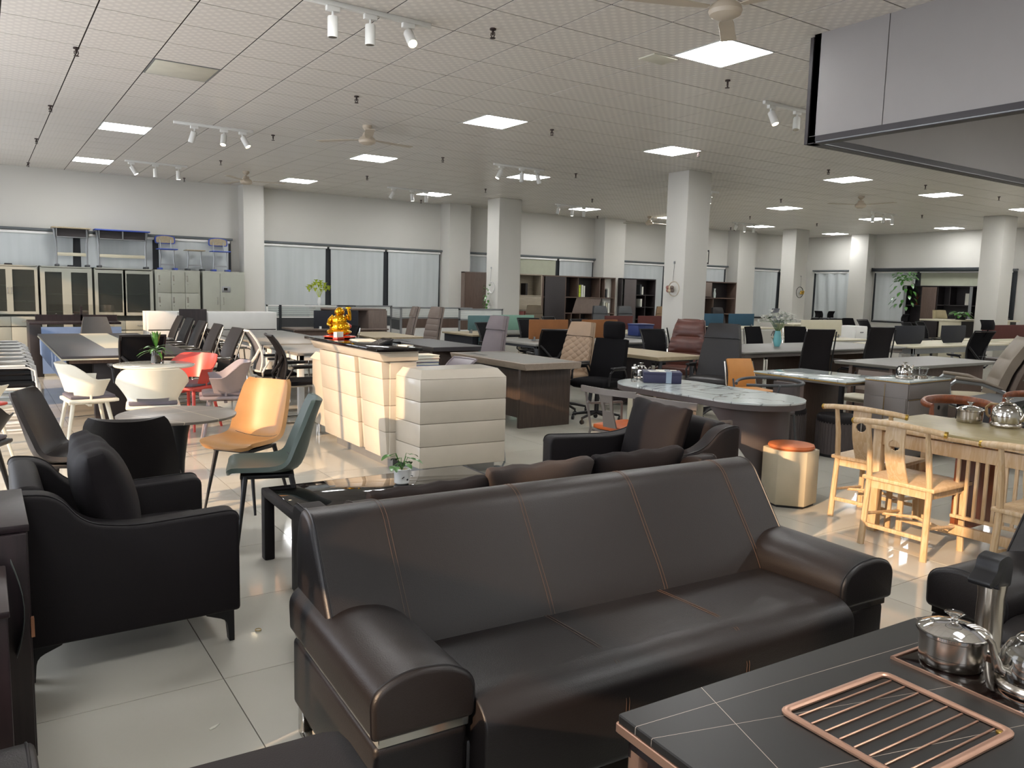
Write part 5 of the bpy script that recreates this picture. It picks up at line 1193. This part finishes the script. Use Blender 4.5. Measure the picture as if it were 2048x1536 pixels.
# round ribbed ottomans
def ottoman(lab,x,y,r,h):
    t=T('round_ottoman',lab,'ottoman',(x,y,0)); prof=[]
    O('body',G().lathe([(0,.03),(r,.03),(r,h-.08),(0,h-.08)],40),M.taupe2,t); g=G()
    O('cushion_top',G().lathe([(0,h-.08),(r*.99,h-.08),(r*1.0,h-.03),(r*.92,h-.006),(r*.6,h+.004),(0,h+.008)],40),M.leatherd,t)
    for i in range(40):
        a=2*PI*i/40; g.tube([(r*math.cos(a),r*math.sin(a),.04),(r*math.cos(a),r*math.sin(a),h-.07)],.006,5)
    O('ribs',g,M.taupe2,t); O('plinth',G().cyl(0,0,0,.03,r*.92,30),M.black,t)
ottoman('dark round ribbed ottoman before the taupe tea cabinet',7.12,4.72,.205,.42); ottoman('taller dark ribbed ottoman behind the oval table',6.78,5.08,.19,.48)
# marble tea bench and taupe cabinet
t=T('marble_table','pale marble topped table with a gold edge before the taupe cabinet','table',(7.52,5.22,0))
O('marble_top',G().box(-.42,.42,-.57,.57,.735,.75,.002),M.marble,t); O('gold_edge',G().box(-.415,.415,-.565,.565,.722,.735),M.gold,t); O('under_board',G().box(-.40,.40,-.55,.55,.70,.722),M.taupe,t); O('pedestal',G().box(-.32,.30,-.02,.34,0,.70,.008),M.walnutlam,t)
for x in (-.35,.35): O('leg',G().box(x-.02,x+.02,-.50,-.46,0,.70),M.black,t)
t=T('tea_cabinet','taupe cabinet with gold trim lines and a marble top carrying a kettle','cabinet',(7.78,4.40,0),R(3))
O('body',G().box(-.40,.44,-.20,.24,.03,.765,.004),M.taupe,t); O('marble_top',G().box(-.40,.44,-.21,.24,.775,.79,.002),M.marble2,t); O('gold_edge',G().box(-.402,.442,-.212,.242,.768,.775),M.gold,t)
for (a,b) in ((-.39,.10),(.11,.43)): O('door',G().box(a,b,-.212,-.198,.05,.60,.003),M.taupe,t)
O('drawer',G().box(-.39,.43,-.212,-.198,.62,.755,.003),M.taupe,t)
O('side_panel',G().box(-.412,-.398,-.19,.02,.05,.62,.003).box(-.412,-.398,.03,.23,.05,.62,.003),M.taupe,t); O('gold_line',G().box(-.4135,-.41,.023,.026,.05,.75).box(-.39,-.15,-.2135,-.21,.607,.611),M.gold,t)
O('finger_hole',G().lathe([(0,0),(.022,0),(.022,.004),(0,.004)],16,M=tr(.22,-.212,.50)@Matrix.Rotation(PI/2,4,'X')),M.black,t); O('plinth',G().box(-.37,.41,-.17,.22,0,.03),M.black,t)
kettle('steel kettle with a black handle on the taupe cabinet',7.62,4.36,.79,R(170),1.0,False)
t=T('tea_sterilizer','glass tea bowl on a steel ring beside the kettle on the taupe cabinet','bowl',(7.86,4.34,.79)); O('ring_base',G().lathe([(0,0),(.075,0),(.075,.03),(0,.03)],24),M.steel,t); O('glass_bowl',G().lathe([(0,.03),(.06,.03),(.08,.10),(.082,.10),(.085,.105),(.078,.105),(.058,.035),(0,.034)],24),M.glass,t)
t=T('dining_chair','cream seated black framed chair between the marble table and the taupe cabinet','chair',(8.3,5.25,0),face(-1,0))
O('seat',G().soft(-.22,.22,-.2,.22,.42,.48,.03,6,(0,0,.01)),M.offwhite,t); O('backrest',G().surf(lambda u,v:((u*2-1)*.21,-.22-.06*v,.52+.22*v),6,6,.03),M.taupelea,t)
for sx in (-1,1):
    for sy in (-1,1): O('leg',G().tube([(sx*.2,sy*.19,.72 if sy<0 else .43),(sx*.22,sy*.22,0)],.012,6),M.black,t)
# ---------------- ash wood tea table with chairs ----------------
t=T('wooden_tea_table','pale ash wood tea table with a slatted side and square legs','table',(5.33,2.08,0))
O('table_top',G().box(-.36,.36,-1.0,1.0,.725,.75,.006),M.ashtop,t)
O('top_edge',G().box(-.365,.365,-1.005,1.005,.705,.733,.006),M.ash,t)
O('apron',G().box(-.32,-.29,-.93,.93,.60,.69,.004).box(-.30,.32,.90,.93,.60,.69,.004).box(-.30,.32,-.93,-.90,.60,.69,.004).box(.29,.32,-.93,.93,.60,.69,.004),M.ash,t)
for x in (-.305,.305):
    for y in (-.93,.93): O('leg',G().box(x-.03,x+.03,y-.03,y+.03,0,.705,.004),M.ash,t)
for a,b in ((-.42,.42),):
    O('bottom_rail',G().box(-.32,-.29,-.90,.42,.12,.18,.003).box(-.32,-.29,-.90,.42,.225,.245,.002),M.ash,t)
    for k in range(24):
        y=-.88+k*.0555
        if -.36<y<-.02: continue
        O('slat',G().box(-.313,-.297,y-.009,y+.009,.24,.60),M.ash,t)
p_=O('carved_panel',G().box(-.315,-.295,-.33,-.04,.24,.60,.003),M.ash,t)
O('carved_medallion',G().tube([(-.319,-.185+.10*math.cos(a),.42+.10*math.sin(a)) for a in [i*PI/14 for i in range(28)]],.006,6,True).tube([(-.319,-.185+.06*math.cos(a)*(1+.25*math.cos(4*a)),.42+.06*math.sin(a)*(1+.25*math.cos(4*a))) for a in [i*PI/20 for i in range(40)]],.004,5,True),M.ash,p_)
O('stretcher',G().box(-.30,.30,.89,.925,.30,.36,.003).box(-.29,.29,.40,.43,.12,.60,.003),M.walnut,t)
def ash_chair(lab,loc,rz):
    t=T('wooden_chair',lab,'chair',loc,rz)
    O('seat',G().box(-.235,.235,-.21,.24,.425,.45,.006),M.ash,t)
    O('seat_frame',G().box(-.20,.20,-.19,-.17,.375,.425).box(-.20,.20,.20,.22,.375,.425).box(-.20,-.18,-.18,.21,.375,.425).box(.18,.20,-.18,.21,.375,.425),M.ash,t)
    for s in (-1,1):
        O('front_leg',G().tube([(s*.195,.20,.43),(s*.205,.215,0)],[.019,.021],8),M.ash,t)
        O('rear_post',G().tube([(s*.205,-.215,0),(s*.195,-.19,.43),(s*.19,-.215,.62),(s*.19,-.255,.80)],[.021,.019,.018,.014],8),M.ash,t)
        O('stretcher',G().tube([(s*.20,-.20,.20),(s*.20,.21,.16)],.011,6),M.ash,t)
    O('cross_stretcher',G().box(-.20,.20,-.215,-.195,.12,.145,.003).box(-.20,.20,.20,.22,.09,.115,.003).tube([(-.2,.0,.17),(0,.04,.19),(.2,0,.17)],.010,6),M.ash,t)
    O('top_rail',G().tube([(-.29,-.245,.795),(-.22,-.262,.805),(-.1,-.29,.815),(0,-.30,.82),(.1,-.29,.815),(.22,-.262,.805),(.29,-.245,.795)],.019,10),M.ash,t)
    for s in (-1,1): O('brass_cap',G().tube([(s*.285,-.246,.7955),(s*.30,-.242,.794)],.0205,10),M.brass,t)
    def fs(u,v): return ((u*2-1)*.062,-.19-.07*v-.035*math.sin(v*PI)+.0,.45+.355*v)
    O('back_splat',G().surf(fs,30,60,.012,hole=lambda u,v:((u-.5)/.30)**2+((v-.66)/.09)**2<1),M.ash,t); return t
ash_chair('ash wood chair with a holed back splat at the middle of the wooden tea table',(4.89,2.67,0),face(1,0))
ash_chair('ash wood chair at the right edge behind the kettle spout',(4.80,1.84,0),face(1,0))
ash_chair('ash wood chair at the far end of the wooden tea table',(5.31,3.19,0),face(1,.1))
def elbow_chair(lab,loc,rz):
    t=T('elbow_chair',lab,'chair',loc,rz)
    pts=[(.27*math.sin(a),-.02-.27*math.cos(a),.70+.015*math.cos(a)) for a in [(-1+2*i/16)*R(125) for i in range(17)]]
    O('arm_rail',G().tube(pts,[.022+.010*math.cos(a) for a in [(-1+2*i/16)*R(125) for i in range(17)]],8,flat=1.3),M.walnut,t)
    O('seat',G().soft(-.23,.23,-.2,.23,.42,.46,.02,6,(0,0,.005)),M.black,t)
    for s in (-1,1):
        O('front_leg',G().tube([(s*.22,.18,0),(s*.21,.15,.42),(s*.225,.13,.70)],[.014,.024,.014],8),M.walnut,t); O('rear_leg',G().tube([(s*.20,-.26,0),(s*.18,-.2,.42),(s*.17,-.23,.70)],[.014,.024,.014],8),M.walnut,t)
    return t
elbow_chair('reddish wood elbow chair with a curved rail beyond the wooden tea table',(6.85,3.42,0),face(-.8,-.6))
elbow_chair('reddish wood elbow chair at the right edge beside the cream boxes',(8.1,3.35,0),face(-1,.2))
pot('steel pot with a glass lid on the far side of the wooden tea table',5.60,2.72,.75); kettle('round steel kettle with an amber handle on the wooden tea table',5.63,2.50,.75,R(90),1.15,False,handle=mat('amber_handle','9a7a4a',.3,trans=.3))
t=T('side_tea_table','dark reddish wood table at the right edge beyond the kettle','table',(6.75,2.2,0)); O('table_top',G().box(-.3,.35,-.5,.42,.70,.74,.005),M.walnut,t); O('body',G().box(-.25,.3,-.45,.38,.1,.7,.005),M.walnut,t); O('plinth',G().box(-.2,.25,-.4,.33,0,.1),M.black,t)
z=.74
for k in range(3):
    t=T('cream_box','cream flat box, %s of the pile at the right edge'%['bottom one','middle one','top one'][k],'box',(6.62,2.44,z),R(2*k),'cream boxes at the right edge'); O('carton',G().box(-.12,.2,-.12,.12,0,.034,.002),M.offwhite,t); O('lid',G().box(-.123,.203,-.123,.123,.03,.045,.002),M.offwhite,t); z+=.046
# ---------------- right middle furniture ----------------
t=T('conference_table','long grey conference table carrying the aqua vase','table',(11.4,8.4,0))
O('table_top',G().box(-2.1,2.15,-.65,.75,.72,.75,.01,3),M.greytop,t); O('edge_band',G().box(-2.05,2.1,-.60,.70,.66,.715,.004),M.taupe,t)
for x in (-1.5,0,1.6): O('pedestal',G().box(x-.2,x+.2,-.35,.45,0,.66,.008),M.walnutlam,t)
flowers('aqua faceted vase of white daisies on the grey conference table',(11.0,8.52,.75),M.aqua,M.petal,M.leafm,.34,.36,44,.26,.07,petals=True,seed=4)
t=T('tape_dispenser','small clear gadget on the conference table beside the black executive chair','gadget',(9.75,8.35,.75)); O('body',G().box(-.06,.06,-.04,.04,0,.03,.01),M.paper,t); O('roll',G().cyl(0,0,.03,.05,.03,14),M.glass,t)
for lab,x,y,fx,fy,h in [('tall black high back chair in front of the vase, left one',10.15,7.35,.3,1,1.12),('tall black high back chair in front of the grey conference table, right one',11.75,7.4,.25,1,1.14)]:
    sled_chair(lab,M.leatherd,M.black,(x,y,0),face(fx,fy),h=h,w_=.54,lean=.12,arms=False)
for lab,x,y,fx,fy in [('dark chair across the conference table behind the black executive chair',10.0,9.55,.1,-1),('dark chair across the conference table left of the aqua vase',10.95,9.6,0,-1),('dark chair across the conference table right of the aqua vase',12.1,9.65,0,-1),('black mesh chair with a slanted back before the white screen',13.1,9.6,-.5,-.9)]:
    sled_chair(lab,M.blackfab,M.chrome,(x,y,0),face(fx,fy),h=1.0,w_=.5)
t=sled_chair('mustard back chair with a chrome frame behind the horseshoe armchair',M.mustard,M.chrome,(7.65,6.25,0),face(-.3,-1),h=.80,w_=.40,arms=False)
station('white workstation with a cream screen beyond the daisies',13.6,15.2,9.5,10.7,M.offwhite,M.white,[(13.75,15.1,M.offwhite)],10.1,1.12)
t=T('drawer_pedestal','white two drawer pedestal standing on the far white counter','pedestal',(15.9,10.35,0)); O('body',G().box(-.22,.22,-.2,.25,.05,.98,.004),M.white,t); O('plinth',G().box(-.2,.2,-.18,.23,0,.05),M.dark,t)
for z0 in (.42,.70): d=O('drawer',G().box(-.21,.21,-.215,-.2,z0,z0+.26,.003),M.white,t); O('handle',G().box(-.05,.06,-.225,-.213,z0+.14,z0+.155),M.dark,d)
t=T('filing_counter','long cream counter beyond the daisies under the headrest chairs','counter',(16.6,11.4,0)); O('body',G().box(-1.6,.5,-.2,.25,0,.95,.004),M.offwhite,t); O('counter_top',G().box(-1.65,.55,-.23,.28,.95,.98,.004),M.offwhite,t)
def nscreen(t,x0,x1,y,z0,z1):
    return O('screen',G().prism([(x0+.12,z0),(x1-.12,z0),(x1,z0+.12),(x1-.01,z1),(x0+.01,z1),(x0,z0+.12)],'y',y-.012,y+.012,.004),M.screennavy,t)
t=work_table('workstation','cream boomerang workstation with two navy screens right of the tall black chairs','desk',13.7,17.3,7.7,8.9,M.offwhite,M.greymetal,apron=.1,leg=.05); nscreen(t,-1.7,-.7,-.15,.76,1.1); nscreen(t,-.1,.8,-.15,.76,1.1)
mesh_chair('black mesh chair with a back frame in front of the right navy screen',M.black,M.blackmesh,(14.1,7.0,0),face(.3,1),h=1.08,base='star',head=True)
mesh_chair('wide black mesh chair before the beige reception counter, left one',M.black,M.blackmesh,(15.1,6.6,0),face(.1,1),h=1.05,base='star',head=True)
exec_chair('wide black chair before the beige reception counter, right one',M.leather,(16.0,6.7,0),face(.1,1),h=1.15,w_=.56)
for lab,x,y,fx,fy,hd in [('black curved headrest mesh chair seen from the side by the far blinds',17.2,12.5,-1,.3,True),('black headrest mesh chair second from left by the far blinds',17.9,11.9,.1,-1,True),('black mesh chair third from left by the far blinds',18.4,11.4,0,-1,False),('black headrest mesh chair left of the trailing plant bookcase',17.8,9.9,.1,-1,True),('dark mesh chair beside the trailing plant bookcase',18.9,10.2,.1,-1,False)]:
    mesh_chair(lab,M.black,M.blackmesh,(x,y,0),face(fx,fy),h=1.05,base='star',head=hd)
exec_chair('black square backed chair behind the left navy screen',M.blackfab,(16.6,10.6,0),face(-.1,-1),h=1.12,head=False)
mesh_chair('grey mesh chair with headrest beside the far column',M.greymetal,M.greymesh,(18.6,14.2,0),face(-.1,-1),h=1.05,base='star',head=True)
t=T('beige_reception_counter','pale greige counter with dark niches and a pot plant on top at far right','counter',(20.6,10.3,0),R(-10))
O('counter_top',G().box(-1.3,1.6,-.3,.3,1.08,1.12,.004),M.offwhite,t)
for a,b in ((-1.3,-.55),(.1,.35),(.95,1.25)): O('front_panel',G().box(a,b,-.28,-.25,.70,1.08,.003),M.offwhite,t)
O('niche_back',G().box(-1.3,1.6,-.2,.25,.60,1.08),M.darklam,t); O('lower_body',G().box(-1.3,1.6,-.3,.3,0,.68,.004),M.offwhite,t)
t=T('pot_plant','low leafy pothos trailing over the greige counter at far right','plant',(20.1,10.2,1.12)); O('pot',G().lathe([(0,0),(.11,0),(.13,.10),(.11,.10),(0,.09)],20),M.black,t)
leaves(t,30,lambda i:((.08*math.cos(i*2.4),.08*math.sin(i*2.4),.10+.10*((i*7)%5)/5),(math.cos(i*2.4),math.sin(i*2.4),.5-.05*(i%9)),.17+.02*(i%4),.055,.5),M.leafm)
t=T('desk_phone','black phone at the right end of the greige counter','phone',(21.9,10.0,1.12)); O('body',G().box(-.1,.1,-.08,.08,0,.04,.01),M.black,t); O('handset',G().tube([(-.07,-.08,.06),(-.07,.08,.06)],.022,8),M.black,t)
exec_chair('beige leather headrest chair behind the greige counter',mat('cream_leather','a39672',.5),(21.4,11.15,0),face(-.3,-1),h=1.32,w_=.5)
t=work_table('workstation','white desk with a long dark red screen at the far right edge','desk',17.6,20.6,7.9,9.1,M.offwhite,M.white); O('screen',G().box(-1.4,1.5,-.02,.02,.78,1.08,.004),M.screenred,t)
t=exec_desk('glossy grey desk with a pale edge behind the taupe cabinet',9.3,11.65,5.35,6.3,M.greytop,M.walnutlam,th=.04)
t=exec_desk('dark brown desk at the right behind the large grey armchair',12.2,14.4,4.9,5.8,M.taupe2,M.walnutlam,th=.04)
# big grey recliner
t=T('recliner_chair','large grey brown executive chair with padded arms and cream seat at right','chair',(9.3,4.5,0),face(-.62,.78))
rc=mat('stone_grey_leather','7a6f62',.5,bump=.2,bs=200)
O('seat',G().soft(-.27,.27,-.25,.30,.40,.53,.05,8,(0,0,.025)),mat('cream_seat_leather','a69c82',.5),t)
pf=lambda v:-.20-.30*v-.05*math.sin(v*PI)*-1
O('backrest',G().surf(lambda u,v:((u*2-1)*.27*(1-.06*v),pf(v)+.02+.02*abs(math.sin(v*3.2*PI))*(1-(u*2-1)**4),.50+.68*v),14,40,.09),rc,t,60)
O('back_shell',G().surf(lambda u,v:((u*2-1)*.29*(1-.06*v),pf(v)-.07,.42+.76*v),8,12,.04),M.taupelea,t,60)
for s in (-1,1):
    X=s*.33; O('arm_frame',G().tube([(X,-.28,.50),(X,-.22,.60),(X,.0,.68),(X,.26,.70),(X,.32,.64),(X,.30,.45),(X*.9,.15,.40)],.022,8),M.greymetal,t); O('arm_pad',G().tube([(X,-.20,.64),(X,.0,.71),(X,.26,.735)],[.02,.034,.03],10,flat=.7),rc,t)
star_base(t,M.black)
t=T('side_screen_panel','dark grey standing panel behind the large grey brown chair','panel',(10.3,4.0,0),R(0)); O('panel_board',G().box(-.4,.9,-.02,.02,.05,.92,.008),M.slgrey,t); O('foot',G().box(-.35,-.25,-.15,.15,0,.05),M.black,t); O('foot',G().box(.7,.8,-.15,.15,0,.05),M.black,t)
t=T('dark_counter','low dark counter between the taupe cabinet and the elbow chairs','counter',(8.6,3.95,0),R(5)); O('counter_top',G().box(-.5,.4,-.25,.2,.56,.60,.004),M.slgrey,t); O('body',G().box(-.45,.36,-.22,.18,.04,.56,.004),M.darklam,t); O('plinth',G().box(-.4,.3,-.18,.15,0,.04),M.black,t)
t=T('waste_bin','black waste bin beyond the far ash wood chair','bin',(6.35,3.75,0)); O('body',G().lathe([(0,0),(.10,0),(.125,.30),(.118,.30),(.095,.01),(0,.01)],20),M.black,t); O('rim',G().lathe([(.118,.295),(.13,.295),(.13,.31),(.118,.31),(.118,.295)],20),M.black,t)
# plants
t=T('trailing_plant','bushy green trailing plant on the left end of the far right bookcase','plant',(22.95,13.25,2.0)); O('pot',G().lathe([(0,0),(.12,0),(.15,.16),(.13,.16),(0,.14)],20),M.ceramic,t)
rr=random.Random(8)
leaves(t,110,lambda i:((.3*math.sqrt(i/80 if i<80 else 1)*math.cos(i*2.4)-.1,.28*math.sin(i*2.4)*math.sqrt(i/80 if i<80 else 1)+.05,(.12+.26*rr.random()) if i<80 else .1-.75*((i-80)/30)),(math.cos(i*2.4)-.4,math.sin(i*2.4),.3 if i<80 else -.5),.13,.045,.6),M.leafm)
t=T('tall_houseplant','tall dark leafed plant cut by the right edge of the photo','plant',(8.75,3.5,0)); O('pot',G().lathe([(0,0),(.14,0),(.18,.34),(.16,.34),(0,.30)],24),M.ceramic,t); O('moss_pole',G().cyl(0,0,.3,1.95,.035,10),M.sprink,t)
leaves(t,70,lambda i:((.03*math.cos(i*2.4),.03*math.sin(i*2.4),.55+1.45*i/70),(math.cos(i*2.4),math.sin(i*2.4),.4),.24,.075,.55),M.leafd)
# small litter on the floor
t=T('paper_scrap','tiny white paper scrap on the floor between the armchair and the sofa','litter',(.745-.12,2.78,0.0),R(30)); O('scrap',G().prism([(-.018,-.004),(.0,-.008),(.03,0),(0,.006),(-.016,.005)],'z',0,.003),M.paper,t)
t=T('bottle_cap','small round cream cap on the floor beside the armchair leg','litter',(.99,3.5,0)); O('cap',G().cyl(0,0,0,.006,.014,14),M.offwhite,t); O('rim',G().lathe([(.012,.006),(.014,.006),(.014,.008),(.012,.008),(.012,.006)],14),M.brass,t)
